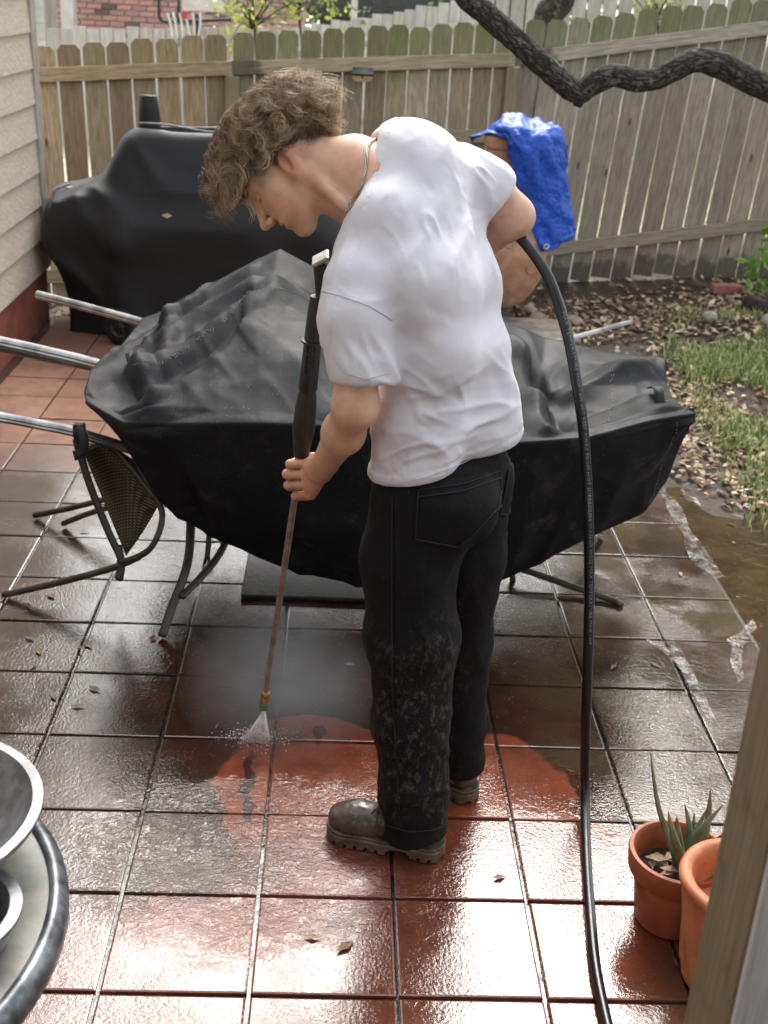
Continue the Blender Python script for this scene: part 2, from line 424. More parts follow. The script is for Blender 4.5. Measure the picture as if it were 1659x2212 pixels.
# ---- muddy puddle along the patio edge
def puddle_mat():
    t = NT('muddy_water'); p = t.pos()
    t.set(color=t.mix(t.ramp(t.noise(p, 4, 4), .3, .7), hexc('54432e'), hexc('3a2d1e')), rough=.06, ior=1.4, normal=t.bump(t.noise(p, 22, 3, .5, .6), .25, .012)); return t.m
M_MUD = puddle_mat()
def sheet(name, outline, z, mat, kind, step=.05, amp=.0, edge=.02, seed=0):
    bm = bmesh.new(); n = len(outline); pts = []
    for i in range(n):
        a = np.array(outline[i]); b = np.array(outline[(i+1) % n]); L = np.linalg.norm(b-a); k = max(1, int(L/step))
        for q in range(k):
            p = a+(b-a)*q/k; d = np.array([p[0]*7, p[1]*7, seed*3.1]); pts.append((p[0]+edge*fbm(d, 3), p[1]+edge*fbm(d+9.7, 3), z))
    vs = [bm.verts.new(p) for p in pts]; f = bm.faces.new(vs)
    if f.normal.z < 0: f.normal_flip()
    bmesh.ops.triangulate(bm, faces=[f])
    me = bpy.data.meshes.new(name); bm.to_mesh(me); bm.free()
    return tag(link(name, me, mat), kind=kind)
sheet('puddle', [(1.15, .2), (1.15, 2.75), (1.36, 2.95), (1.5, 2.6), (1.75, 2.45), (2.3, 2.3), (2.6, 1.6), (2.4, .6), (1.8, .1)], -.022, M_MUD, 'structure', edge=.09)
# ---- sky glare on the wash water, painted as thin white sheets
def glare_mat():
    t = NT('painted_glare'); v = t.obj(rnd=False); f = t.noise(v, 26, 6, .72, .5); al = t.ramp(t.math('ADD', f, t.math('MULTIPLY', t.noise(v, 7, 3), .45)), .58, 1.05, 0, .75)
    t.set(color=t.mix(t.ramp(t.vor(v, 110), .2, .5), hexc('ebe8e2'), hexc('cfcac0')), rough=.25, alpha=al, coat=.5, normal=t.bump(f, .25, .006)); return t.m
def glare_strip(path, w, name='glare_strip'):
    pts = catmull([np.array([*p, 0]) for p in path], 14); V = []; F = []; K = 9; m = len(pts)
    for i, p in enumerate(pts):
        tn = pts[min(i+1, m-1)]-pts[max(i-1, 0)]; tn /= np.linalg.norm(tn); nn = np.array([-tn[1], tn[0], 0])
        e = min(1, min(i, m-1-i)/3+.05)
        ww = w*(.6+.55*vnoise(np.array([i*.35, len(path), 2.])))*e
        for k in range(K):
            s = k/(K-1)*2-1; q = p+nn*s*ww+nn*.01*vnoise(np.array([i*.5, 7., s]))
            V.append((q[0], q[1], -.02 if abs(s) == 1 else .003+.012*e*(1-s*s)*(1+.6*vnoise(np.array([i*.9, k*1.3, 5.])))))
    for i in range(m-1):
        for k in range(K-1): F.append((i*K+k, i*K+k+1, (i+1)*K+k+1, (i+1)*K+k))
    o = link(name, npmesh(name, V, F), M_GLARE); return tag(o, kind='stuff')
M_GLARE = glare_mat()
def gl(*q): return [tuple(G(u, v)[:2]) for u, v in q]
for k, o_ in enumerate([gl((1412, 1038), (1430, 1050), (1462, 1085), (1500, 1150), (1532, 1200), (1560, 1248), (1545, 1252), (1505, 1225), (1482, 1205), (1478, 1160), (1440, 1100)), gl((1618, 1340), (1632, 1362), (1622, 1372), (1610, 1400), (1606, 1468), (1592, 1478), (1584, 1440), (1590, 1400), (1575, 1386), (1600, 1370)), gl((1400, 1385), (1440, 1390), (1470, 1410), (1495, 1452), (1520, 1490), (1545, 1560), (1530, 1560), (1495, 1490), (1460, 1440))]):
    sheet('painted_glare', o_, .005+.0007*k, M_GLARE, 'stuff', .02, edge=.012, seed=k)
# ================================================================== HOUSE (left wall)
M_SIDING = None
def siding_mat():
    t = NT('painted_fibre_cement'); v = t.obj((1, .9, 6))
    f = t.noise(v, 5, 6, .6, 2.2)
    wv = t.n('ShaderNodeTexWave', wave_type='RINGS'); t.put(wv.inputs[0], t.obj((1, .8, 4))); wv.inputs['Scale'].default_value = 4; wv.inputs['Distortion'].default_value = 9; wv.inputs['Detail'].default_value = 3; wv.inputs['Detail Scale'].default_value = 1.6
    c = t.mix(t.ramp(f, .3, .7), hexc('d3c7b6'), hexc('c2b6a5'))
    t.set(color=c, rough=.6, normal=t.bump(t.mix(.5, wv.outputs[1], f), .2, .006)); return t.m
M_SIDING = siding_mat()
M_TRIM = simple('grey_trim_paint', hexc('b3aaa2'), hexc('a0978f'), 9, .6, .15)
M_BRICKRED = simple('red_painted_foundation', hexc('9a5c4c'), hexc('7d4739'), 5, .75, .3, .004)
M_WHITE = simple('white_paint', hexc('dedbd4'), hexc('cfcbc3'), 8, .5)
house = empty('house', (-1.92, 4, 0), 'beige lap-sided house wall with grey corner board and red foundation beside the patio', 'house')
HX, HYC = -1.92, 5.29
def hchild(mb, name, mat): 
    o = mb.build(name, mat, house); o.matrix_parent_inverse = Matrix.Translation((1.92, -4, 0)); return o
hchild(MB().box((HX-.12, 1.6, 1.65), (.2, 7.3, 2.7)), 'wall', M_SIDING)
hchild(MB().box((HX-.075, 1.6, .14), (.15, 7.34, .34)), 'foundation', M_BRICKRED)
bme = None
EXPO = .185
for k in range(14):
    z0 = .30+k*EXPO
    if bme is None:
        mb = MB(); L = 7.2
        a, b = .0, EXPO+.02
        mb.add([(-.02, -L/2, a), (.016, -L/2, a), (.003, -L/2, b), (-.02, -L/2, b), (-.02, L/2, a), (.016, L/2, a), (.003, L/2, b), (-.02, L/2, b)], [(0, 1, 2, 3), (7, 6, 5, 4), (0, 4, 5, 1), (1, 5, 6, 2), (2, 6, 7, 3), (3, 7, 4, 0)])
        bme = npmesh('siding_board', mb.v, mb.f, False); bme.materials.append(M_SIDING)
    o = link('siding_board', bme, None, house); o.location = (HX+.004-(-1.92), 1.6-4+random.uniform(-.01, .01), z0)
hchild(MB().box((HX-.01, HYC-.055, 1.66), (.07, .10, 2.72), bev=.004), 'corner_trim', M_TRIM)
hchild(MB().box((HX-.05, HYC+.012, 1.66), (.14, .024, 2.72), bev=.003), 'corner_trim', M_TRIM)
# porch roof over the camera side, part of the same house (out of frame, shades the wall and floor)
M_SOFFIT = simple('porch_soffit', hexc('cfc8bc'), hexc('bdb5a8'), 6, .7)
hchild(MB().box((.3, -3.9, 2.96), (4.6, 4.2, .12)), 'porch_roof', M_SOFFIT)
hchild(MB().box((.3, -5.9, 1.4), (4.4, .12, 2.9)), 'wall', M_SIDING)
# ================================================================== FENCE
def fence_mat():
    t = NT('weathered_fence_wood'); v = t.obj((9, 9, 1)); 
    tc = t.n('ShaderNodeTexCoord').outputs['Object']; s = t.n('ShaderNodeSeparateXYZ'); t.put(s.inputs[0], tc); z = s.outputs[2]
    oi = t.n('ShaderNodeObjectInfo')
    g = t.noise(v, 7, 6, .65, .6); g2 = t.noise(t.obj((30, 30, 1)), 6, 3, .6)
    c = t.mix(t.ramp(g, .3, .72), t.mix(1.0, oi.outputs['Color'], (1.12, 1.1, 1.08), 'MULTIPLY'), t.mix(.42, oi.outputs['Color'], (.06, .045, .03)))
    c = t.mix(t.ramp(g2, .45, .75, 0, .45), c, hexc('4a4038'))
    c = t.mix(t.ramp(oi.outputs['Random'], 0, 1, 0, .35), c, hexc('6e6250'))
    kn = t.ramp(t.vor(t.obj((5, 5, 1.6)), 1.6), .10, .05); c = t.mix(t.math('MULTIPLY', kn, .75), c, hexc('2c1e14'))
    # algae film on the weather edge, amount stored per board in alpha
    al = t.math('MULTIPLY', t.ramp(t.math('ADD', z, t.math('MULTIPLY', t.noise(t.obj((6, 6, 2)), 5, 4), .9)), .85, 1.25), oi.outputs['Alpha'])
    c = t.mix(t.math('MULTIPLY', al, .92), c, t.mix(g, hexc('7f8550'), hexc('656e40')))
    low_mask = t.ramp(t.math('ADD', z, t.math('MULTIPLY', t.noise(t.obj((4, 4, 4)), 4, 4), .22)), -.70, -.62, 1, 0)  # board feet darker below a ragged edge
    c = t.mix(t.math('MULTIPLY', low_mask, .75), c, hexc('4a4340'))
    t.set(color=c, rough=.85, normal=t.bump(g, .5, .004)); return t.m
M_FENCE = fence_mat()
def picket_mesh(h, w=.134):
    c = .032; x = w/2; t = .016
    pr = [(-x, -h/2), (x, -h/2), (x, h/2-c), (x-c*.8, h/2), (-x+c*.8, h/2), (-x, h/2-c)]
    V = [(a, -t/2, b) for a, b in pr]+[(a, t/2, b) for a, b in pr]; n = 6
    F = [tuple(range(n)), tuple(range(2*n-1, n-1, -1))]+[(i, i+n, (i+1) % n+n, (i+1) % n) for i in range(n)]
    F = [tuple(reversed(f)) for f in F[2:]]+[F[0], F[1]]
    me = npmesh('picket', V, F, False); me.materials.append(M_FENCE); return me
fence = empty('wooden_fence', (0, 6.5, 0), 'weathered dog-ear picket fence closing the yard, green with algae along its top', 'fence')
def fpt(u, vs, y): return [P(u, v, y=y) for v in vs]
# control columns: plan point and heights of picket top, top rail, low rail, foot
FC = []
for u, y, vv in [(20, 6.15, (103, 163, 594, 650)), (500, 6.45, (72, 146, 590, 648)), (1110, 6.75, (46, 128, 552, 615)), (1800, 6.55, (-25, 42, 478, 588))]:
    pr = P(u, vv[1], y=y); FC.append(dict(xy=pr[:2], z=[P(u, v, y=y)[2] for v in vv]))
LEAN = [R_(-1.6), R_(.3), R_(3.6)]
_pk = {}
def fchild(o):
    o.parent = fence; o.matrix_parent_inverse = Matrix.Translation((0, -6.5, 0)); return o
TINT = [[hexc('c3a987'), hexc('b3997a'), hexc('ab8d70'), hexc('bda885')], [hexc('c0b392'), hexc('b5ab8e'), hexc('aa9d80'), hexc('c2b89a')], [hexc('c0b8a6'), hexc('b0a899'), hexc('c9bfac'), hexc('b8ad9a')]]
npk = 0
for si in range(3):
    a, b = FC[si], FC[si+1]; d = b['xy']-a['xy']; L = np.linalg.norm(d); d /= L; nrm = np.array([d[1], -d[0]])   # towards the camera
    ang = math.atan2(d[1], d[0]); n = int(L/.1445); pit = L/n
    for k in range(n):
        s = (k+.5)/n; xy = a['xy']+d*L*s; zt = a['z'][0]*(1-s)+b['z'][0]*s+random.uniform(-.012, .012); zb = a['z'][3]*(1-s)+b['z'][3]*s-.04
        h = round(zt-zb, 1); h = max(h, .1)
        if h not in _pk: _pk[h] = picket_mesh(h)
        o = link('picket', _pk[h]); o.location = (*(xy-nrm*random.uniform(0, .004)), zt-h/2)
        o.rotation_mode = 'XYZ'
        o.rotation_euler = (0, LEAN[si]+random.uniform(-.006, .006), ang); fchild(o)
        cc = random.choice(TINT[si]); f = random.uniform(.8, 1.12)
        o.color = (cc[0]*f, cc[1]*f, cc[2]*f, [.3, .9, .85][si]*random.uniform(.5, 1)); npk += 1
        o.scale = (pit/.1445*random.uniform(.965, 1.0), 1, 1)
    def rail(zi, s0=0, s1=1, off=.032, hh=.088, tint=TINT[si][0], dz=(0, 0)):
        p0 = a['xy']+d*L*s0+nrm*off; p1 = a['xy']+d*L*s1+nrm*off
        z0 = a['z'][zi]*(1-s0)+b['z'][zi]*s0+dz[0]; z1 = a['z'][zi]*(1-s1)+b['z'][zi]*s1+dz[1]
        c = ((p0[0]+p1[0])/2, (p0[1]+p1[1])/2, (z0+z1)/2); Lr = math.hypot(np.linalg.norm(p1-p0), z1-z0)
        o = MB().box((0, 0, 0), (.038, hh, Lr-.004), bev=.003).build('rail', M_FENCE); o.location = c
        t3 = Vector((p1[0]-p0[0], p1[1]-p0[1], z1-z0)); q = Matrix((Vector((nrm[0], nrm[1], 0)), Vector((nrm[0], nrm[1], 0)).cross(t3.normalized())*-1, t3.normalized())).transposed()
        o.rotation_euler = q.to_euler(); o.color = (*[x*1.05 for x in tint], .35); fchild(o)
    rail(1); rail(2)
    if si == 1: rail(1, .72, .955, tint=TINT[1][3], dz=(-.48, -.49))
for (ci, off, uu) in [(1, .046, 0), (2, .046, 0)]:
    q = FC[ci]; d = FC[ci+1]['xy']-FC[ci]['xy']; d /= np.linalg.norm(d); nrm = np.array([d[1], -d[0]])
    zt = q['z'][1]+.02; zb = q['z'][3]-.05; xy = q['xy']+nrm*.048
    o = MB().box((0, 0, 0), (.089, .07, zt-zb-.07), bev=.004).build('fence_post', M_FENCE); o.location = (xy[0], xy[1], (zt+zb)/2-.035); o.rotation_euler = (0, 0, math.atan2(d[1], d[0]))
    o.color = (*TINT[1][1], .4); fchild(o)
# ================================================================== COVERED TABLE AND CHAIRS
def vinyl_mat():
    t = NT('black_vinyl_cover'); v = t.obj(rnd=False)
    f = t.noise(v, 4, 5, .6); g = t.noise(v, 45, 4, .65)
    c = t.mix(t.ramp(f, .35, .7), hexc('27292c'), hexc('1e2023'))
    dust = t.ramp(t.noise(v, 9, 6, .7), .52, .75, 0, .35); c = t.mix(dust, c, hexc('6a675f'))
    drop = t.math('MULTIPLY', t.ramp(t.vor(v, 75), .16, .09), t.ramp(t.noise(v, 13, 2), .48, .58))
    c = t.mix(t.math('MULTIPLY', drop, .35), c, hexc('8b877e'))
    t.set(color=c, rough=t.ramp(f, .3, .7, .46, .62), ior=1.5, spec=.12)
    b1 = t.bump(g, .12, .004); b0 = t.bump(t.noise(t.obj((1, 1, .6), False), 8, 2, .5, .4), .12, .02, b1)
    t.set(normal=t.bump(drop, .3, .003, b0)); return t.m
M_VINYL = vinyl_mat()
M_SEAM = simple('pale_stitching', hexc('8f8f8b'), hexc('6c6c69'), 60, .7)
def loft(rows, nu, nv, flat=0.0):
    """rows: list of polylines with equal point counts -> surface function and grid; each row is Catmull-Rom, so are the columns"""
    A = np.array(rows); nr, nc = A.shape[:2]
    R = np.array([catmull(r, nu) for r in A])
    Gd = np.array([catmull(R[:, k], nv) for k in range(R.shape[1])]).transpose(1, 0, 2)
    if flat:
        def li(B, n):
            t = np.linspace(0, len(B)-1, (len(B)-1)*n+1); i = np.minimum(t.astype(int), len(B)-2); f = (t-i).reshape(-1, *([1]*(B.ndim-1))); return B[i]*(1-f)+B[i+1]*f
        Gl = li(li(A, nv).transpose(1, 0, 2), nu).transpose(1, 0, 2)
        Gd = Gd*(1-flat)+Gl*flat
    return Gd
def resample(pts, us):
    """pts: (u,v,y); returns points at the given u columns"""
    p = np.array(sorted(pts)); return [(u, np.interp(u, p[:, 0], p[:, 1]), np.interp(u, p[:, 0], p[:, 2])) for u in us]
def gridfaces(a, b): 
    I = (np.arange(a-1)[:, None]*b+np.arange(b-1)[None]).ravel(); return np.stack([I, I+1, I+b+1, I+b], 1)
CROWS = [
 [(330,760,2.75),(400,760,2.8),(480,760,2.8),(545,760,2.8),(605,760,2.8),(680,760,2.8),(770,780,2.8),(880,790,2.75),(1000,800,2.7),(1100,810,2.65),(1190,820,2.6),(1280,850,2.5),(1370,880,2.4),(1440,900,2.3)],
 [(312,693,2.5),(400,640,2.6),(470,606,2.65),(560,562,2.65),(605,543,2.6),(690,588,2.55),(780,640,2.5),(890,670,2.45),(1000,688,2.4),(1092,698,2.35),(1180,733,2.28),(1260,755,2.2),(1370,768,2.12),(1437,777,2.02)],
 [(286,716,2.25),(360,702,2.32),(440,655,2.4),(535,606,2.42),(592,600,2.4),(680,640,2.35),(770,700,2.3),(880,735,2.25),(1000,755,2.2),(1092,738,2.18),(1170,785,2.1),(1250,790,2.05),(1350,787,2.0),(1440,826,1.92)],
 [(262,745,2.1),(330,738,2.15),(420,690,2.2),(520,648,2.2),(590,622,2.18),(680,668,2.15),(770,740,2.12),(880,790,2.05),(1000,800,2.0),(1090,775,2.0),(1165,845,1.95),(1245,850,1.9),(1370,835,1.86),(1452,858,1.8)],
 [(222,768,1.95),(300,772,1.95),(400,735,1.95),(490,712,1.93),(545,697,1.9),(660,702,1.9),(770,770,1.9),(880,830,1.85),(1000,860,1.82),(1090,835,1.82),(1180,893,1.78),(1260,893,1.76),(1385,868,1.7),(1465,877,1.68)],
 [(196,805,1.78),(275,820,1.75),(380,815,1.7),(470,795,1.67),(560,785,1.65),(660,790,1.65),(770,840,1.65),(880,880,1.62),(1000,910,1.6),(1100,905,1.6),(1190,922,1.6),(1270,918,1.6),(1395,888,1.58),(1478,888,1.58)],
 [(182,850,1.62),(262,893,1.52),(370,892,1.47),(470,888,1.45),(560,889,1.45),(660,893,1.45),(770,903,1.45),(880,918,1.45),(1000,935,1.45),(1110,943,1.45),(1190,940,1.47),(1270,930,1.48),(1400,900,1.50),(1490,889,1.54)],
 [(186,868,1.57),(268,914,1.44),(372,916,1.41),(470,915,1.40),(560,915,1.40),(660,919,1.40),(770,927,1.40),(880,937,1.40),(1000,948,1.40),(1115,957,1.41),(1195,952,1.42),(1275,945,1.43),(1405,910,1.46),(1501,894,1.52)],
 [(192,876,1.57),(272,935,1.44),(374,940,1.41),(470,940,1.41),(560,941,1.41),(660,946,1.41),(770,955,1.41),(880,965,1.41),(1000,975,1.41),(1115,980,1.42),(1195,975,1.43),(1275,966,1.44),(1405,932,1.47),(1496,908,1.53)],
 [(210,890,1.60),(292,968,1.50),(385,1005,1.48),(472,1030,1.48),(560,1040,1.48),(660,1050,1.49),(770,1060,1.49),(880,1070,1.49),(1000,1080,1.49),(1110,1075,1.49),(1190,1060,1.49),(1270,1045,1.50),(1400,1000,1.52),(1474,945,1.57)],
 [(228,905,1.63),(318,1020,1.56),(398,1068,1.55),(474,1100,1.56),(560,1128,1.58),(660,1150,1.59),(770,1165,1.59),(880,1172,1.58),(1000,1172,1.57),(1100,1162,1.56),(1180,1135,1.55),(1265,1105,1.55),(1392,1055,1.57),(1450,1005,1.62)],
 [(244,922,1.68),(345,1081,1.61),(410,1131,1.63),(475,1163,1.66),(555,1203,1.70),(660,1240,1.72),(770,1262,1.72),(880,1272,1.71),(1000,1266,1.70),(1082,1250,1.68),(1170,1211,1.64),(1262,1166,1.62),(1384,1106,1.62),(1436,1040,1.66)],
]
CR = [[P(u, v, y=y) for u, v, y in r] for r in CROWS]
NU, NV = 18, 17
def grid_normals(Gd):
    du = np.gradient(Gd, axis=1); dv = np.gradient(Gd, axis=0); n = np.cross(du, dv); n = n/(np.linalg.norm(n, axis=2)[..., None]+1e-9)
    return n if (n*(CZ)).sum() < 0 else -n
Gd = loft(CR, NU, NV, .72); nr, nc = Gd.shape[:2]
rr = np.linspace(0, len(CR)-1, nr)[:, None]; cc_ = np.linspace(0, 13, nc)[None, :]
pu = np.stack([cc_+0*rr, rr+0*cc_, 0*rr+0*cc_], -1)
left = sstep(5.0, 2.0, cc_); right = sstep(8.5, 10.5, cc_); topz = sstep(6.4, 5.4, rr)
def crease(p0, p1, a, w):
    d = np.array([p1[0]-p0[0], p1[1]-p0[1]], float); L = np.linalg.norm(d); d /= L
    s_ = (cc_-p0[0])*d[0]+(rr-p0[1])*d[1]; t_ = -(cc_-p0[0])*d[1]+(rr-p0[1])*d[0]
    return a*np.maximum(0, 1-np.abs(t_)/w)*sstep(-.2, .3, s_)*sstep(L+.2, L-.6, s_)
cre = (crease((4, 4), (1.2, 6.9), .035, .55)+crease((4, 4), (6.4, 6.9), .020, .6)+crease((4, 2), (4, 4), .02, .5)+crease((3.9, 3.3), (.8, 5.2), .045, .4)+crease((3.6, 2.4), (.6, 3.6), .048, .35)+crease((3.2, 1.6), (.6, 2.4), .045, .3)+crease((2.6, 5.2), (.9, 6.2), .03, .25)+crease((1.2, 2.0), (1.7, 4.4), .04, .3)
       -crease((3.6, 3.8), (.9, 6.0), .03, .35)-crease((3.3, 2.9), (.7, 4.4), .035, .35)+crease((1.0, 4.3), (1.8, 5.9), .03, .3)
       +crease((9, 2.2), (10.0, 6.6), .045, .5)-crease((9.8, 2.5), (10.6, 6.0), .03, .4)+crease((12.8, 1.6), (9.4, 4.6), .035, .45)-crease((12.4, 3), (10, 5.2), .02, .35)+crease((13, 5.5), (10.9, 6.1), .02, .3)+crease((8.2, 1.2), (9.6, 3.2), .05, .4)
       +crease((1.4, 7.6), (3.4, 10.6), .02, .6)+crease((11.8, 7.4), (11.2, 10.9), .018, .5)+crease((12.9, 7.6), (11.9, 9.5), .02, .35)-crease((2.0, 8), (2.6, 10.8), .015, .4)+crease((9.5, 8.2), (9.2, 10.9), .012, .5)+crease((6, 8.2), (6.3, 10.9), .010, .6))
q = Gd.copy()
N_ = grid_normals(q); q = q+N_*(cre*(.75+.5*vnoise(pu*1.3)))[..., None]; N_ = grid_normals(q)
def rdg(a, k): return np.clip(1-1.8*np.abs(vnoise(a)), 0, 1)**k
A1 = np.stack([(cc_+rr*.55)*1.25, (rr-cc_*.3)*.33, 0*rr+0*cc_+1.5], -1); A2 = np.stack([(cc_-rr*.7)*1.1, (rr+cc_*.5)*.35, 0*rr+0*cc_+7.1], -1)
wr = .55*topz*(.012+.016*left*sstep(.2, 1.2, rr)+.010*right)*(rdg(A1+.25*vnoise(pu)[..., None], 1.6)-.3)+topz*.005*(rdg(A2, 2)-.25)
A3 = np.stack([cc_*1.2+rr*.5, rr*.30+0*cc_, 0*rr+0*cc_+3.3], -1); wr = wr+sstep(7.8, 9, rr)*(.005+.008*sstep(9.5, 11, rr))*(rdg(A3, 1.5)-.3)
q = q+N_*wr[..., None]; N_ = grid_normals(q)
cover = link('furniture_cover', npmesh('furniture_cover', q.reshape(-1, 3), gridfaces(nr, nc)), M_VINYL)
sm = cover.modifiers.new('thick', 'SOLIDIFY'); sm.thickness = .004; sm.offset = -1
tag(cover, 'black vinyl furniture cover draped over a patio table and chairs behind the man', 'furniture cover')
def on_cover(c, r, off=.002):
    a = np.clip(r/(len(CR)-1)*(nr-1), 0, nr-1.001); b = np.clip(c/13*(nc-1), 0, nc-1.001)
    i, j = int(a), int(b); return q[i, j]+N_[i, j]*off
def seam(c0, r0, c1, r1, dbl=.008, n=40, par=None, dash=True):
    mb = MB(); par = par if par is not None else cover
    for o in ((-1, 1) if dbl else (0,)):
        pts = [on_cover(c0+(c1-c0)*t, r0+(r1-r0)*t, .004) for t in np.linspace(0, 1, n*2+1)]
        for k in range(0, len(pts)-1, 2):
            a, b = pts[k], pts[k+1]; d = b-a; sd_ = np.cross(d, CZ); sd_ /= np.linalg.norm(sd_)+1e-9
            mb.tube([a+sd_*o*dbl/2, b+sd_*o*dbl/2], .0011, 4)
    return tag(mb.build('stitched_seam', M_SEAM, par), kind='stuff')
seam(1.3, 5.2, 4.4, 3.0, n=50); seam(3.0, 3.4, 5.0, 2.7, n=30); seam(1.05, 3.7, 1.3, 5.0, n=16); seam(11.7, 2.6, 11.3, 6.2, n=26); seam(11.6, 4.2, 13, 3.8, n=14, dbl=0); seam(12.6, 7.6, 12.4, 11, n=34, dbl=0); seam(2.3, 2.4, 2.2, 3.2, n=12)
# strap handle and tie loop
def strap(pts, w, mat, name, par, th=.003, up=None):
    pts = catmull(pts, 6); mb = MB(); V = []; F = []; m = len(pts)
    for i, p in enumerate(pts):
        t = pts[min(i+1, m-1)]-pts[max(i-1, 0)]; t /= np.linalg.norm(t); s = np.array(up, float) if up is not None else np.cross(t, CZ); s = s-t*(s@t); s /= np.linalg.norm(s)+1e-9
        n2 = np.cross(t, s)
        V += [p-s*w/2-n2*th/2, p+s*w/2-n2*th/2, p+s*w/2+n2*th/2, p-s*w/2+n2*th/2]
    for i in range(m-1):
        for k in range(4): F.append((i*4+k, i*4+(k+1) % 4, i*4+4+(k+1) % 4, i*4+4+k))
    F += [(3, 2, 1, 0), tuple((m-1)*4+k for k in range(4))]
    return MB().add(V, F).build(name, mat, par, True)
M_WEB = simple('black_webbing', hexc('1d1e20'), hexc('2a2b2d'), 60, .7, .2)
strap([P(1408, 838, y=1.80), P(1418, 836, y=1.72), P(1424, 850, y=1.68), P(1426, 890, y=1.66)], .03, M_WEB, 'strap_handle', cover, .004, up=CX)
strap([P(278, 762, y=1.86), P(282, 780, y=1.82), P(292, 800, y=1.80), P(310, 790, y=1.82), P(316, 766, y=1.86)], .022, M_WEB, 'strap_handle', cover, .004)
# hanging flap fold at the right corner
# black mat on the ground below the skirt
M_MAT = simple('black_rubber_mat', hexc('151515'), hexc('222120'), 30, .35, .5, .004)
mat_o = MB().box((-.21, 2.06, .012), (.52, .66, .016), bev=.004).build('rubber_mat', M_MAT); tag(mat_o, 'flat black rubber mat on the wet pavers under the covered table', 'mat')
# ---- patio chairs under the cover
def bronze():
    return simple('dark_bronze_metal', hexc('4a443c'), hexc('38332d'), 14, .38, .1, .002, ior=1.5)
M_BRONZE = bronze()
def sling_mat():
    t = NT('woven_sling'); v = t.obj(rnd=False)
    w = t.n('ShaderNodeTexWave'); t.put(w.inputs[0], t.vm('MULTIPLY', v, (1, 1, 1))); w.inputs['Scale'].default_value = 34; w.bands_direction = 'Z'; w.inputs['Distortion'].default_value = .0
    w2 = t.n('ShaderNodeTexWave'); t.put(w2.inputs[0], v); w2.inputs['Scale'].default_value = 46; w2.bands_direction = 'DIAGONAL'
    f = t.math('MULTIPLY', w.outputs[1], w2.outputs[1])
    t.set(color=t.mix(t.ramp(f, .15, .6), hexc('1f1a14'), hexc('7a6748')), rough=.5, normal=t.bump(f, .6, .003)); return t.m
M_SLING = sling_mat()
CHG = 'patio chairs tucked under the black cover'
def Pg(u, v, y): return P(u, v, y=y)
ch = empty('patio_chair', G(215, 1235), 'bronze sling patio chair leaning out from the left end of the cover', 'chair', CHG)
def ck(o, e): 
    o.parent = e; o.matrix_parent_inverse = Matrix.Translation(-e.location); return o
tl, tr, br, bl = Pg(172, 958, 1.66), Pg(222, 950, 1.72), Pg(342, 1092, 1.62), Pg(272, 1200, 1.60)
mid1, mid2 = Pg(207, 1060, 1.66), Pg(300, 1000, 1.72)
# sling panel as a small sagging grid
rows = []
for s in np.linspace(0, 1, 13):
    L_ = tl+(bl-tl)*s; Rr = (tr+(mid2-tr)*min(1, s*2)) if s < .5 else mid2+(br-mid2)*(s-.5)*2
    rows.append([L_+(Rr-L_)*t+np.array([0, .03, -.015])*math.sin(math.pi*t) for t in np.linspace(0, 1, 7)])
A = np.array(rows); o = link('sling', npmesh('sling', A.reshape(-1, 3), gridfaces(13, 7)), M_SLING); o.modifiers.new('t', 'SOLIDIFY').thickness = .004; ck(o, ch)
ck(MB().tube(catmull([Pg(164, 950, 1.66), Pg(195, 1050, 1.65), Pg(235, 1150, 1.62), Pg(262, 1212, 1.59), Pg(255, 1250, 1.57)], 6), .0125, 8).build('side_rail', M_BRONZE, None, True), ch)
ck(MB().tube(catmull([Pg(225, 945, 1.72), Pg(262, 985, 1.72), Pg(300, 1030, 1.68), Pg(335, 1075, 1.63)], 6), .011, 8).build('side_rail', M_BRONZE, None, True), ch)
ck(MB().tube(catmull([Pg(300, 1010, 1.70), Pg(344, 1088, 1.62), Pg(349, 1130, 1.58), Pg(330, 1178, 1.55), Pg(300, 1202, 1.56), Pg(262, 1215, 1.58)], 8), .0105, 8).build('arm', M_BRONZE, None, True), ch)
ck(MB().tube(catmull([Pg(300, 1203, 1.56), Pg(240, 1228, 1.60), Pg(120, 1260, 1.66), np.array([-1.25, 1.69, .012])], 6), .0145, 8, flat=.8).build('leg', M_BRONZE, None, True), ch)
ck(MB().tube(catmull([Pg(255, 1180, 1.62), Pg(262, 1215, 1.62), Pg(258, 1252, 1.62)], 4), .013, 8).build('leg', M_BRONZE, None, True), ch)
ck(MB().tube(catmull([Pg(230, 1078, 2.2), Pg(150, 1098, 2.26), np.array([-1.30, 2.33, .014])], 6), .0145, 8, flat=.8).build('leg', M_BRONZE, None, True), ch)
ck(MB().tube(catmull([Pg(240, 1095, 2.15), Pg(190, 1110, 2.2), G(137, 1131, .014)], 6), .0135, 8, flat=.8).build('leg', M_BRONZE, None, True), ch)
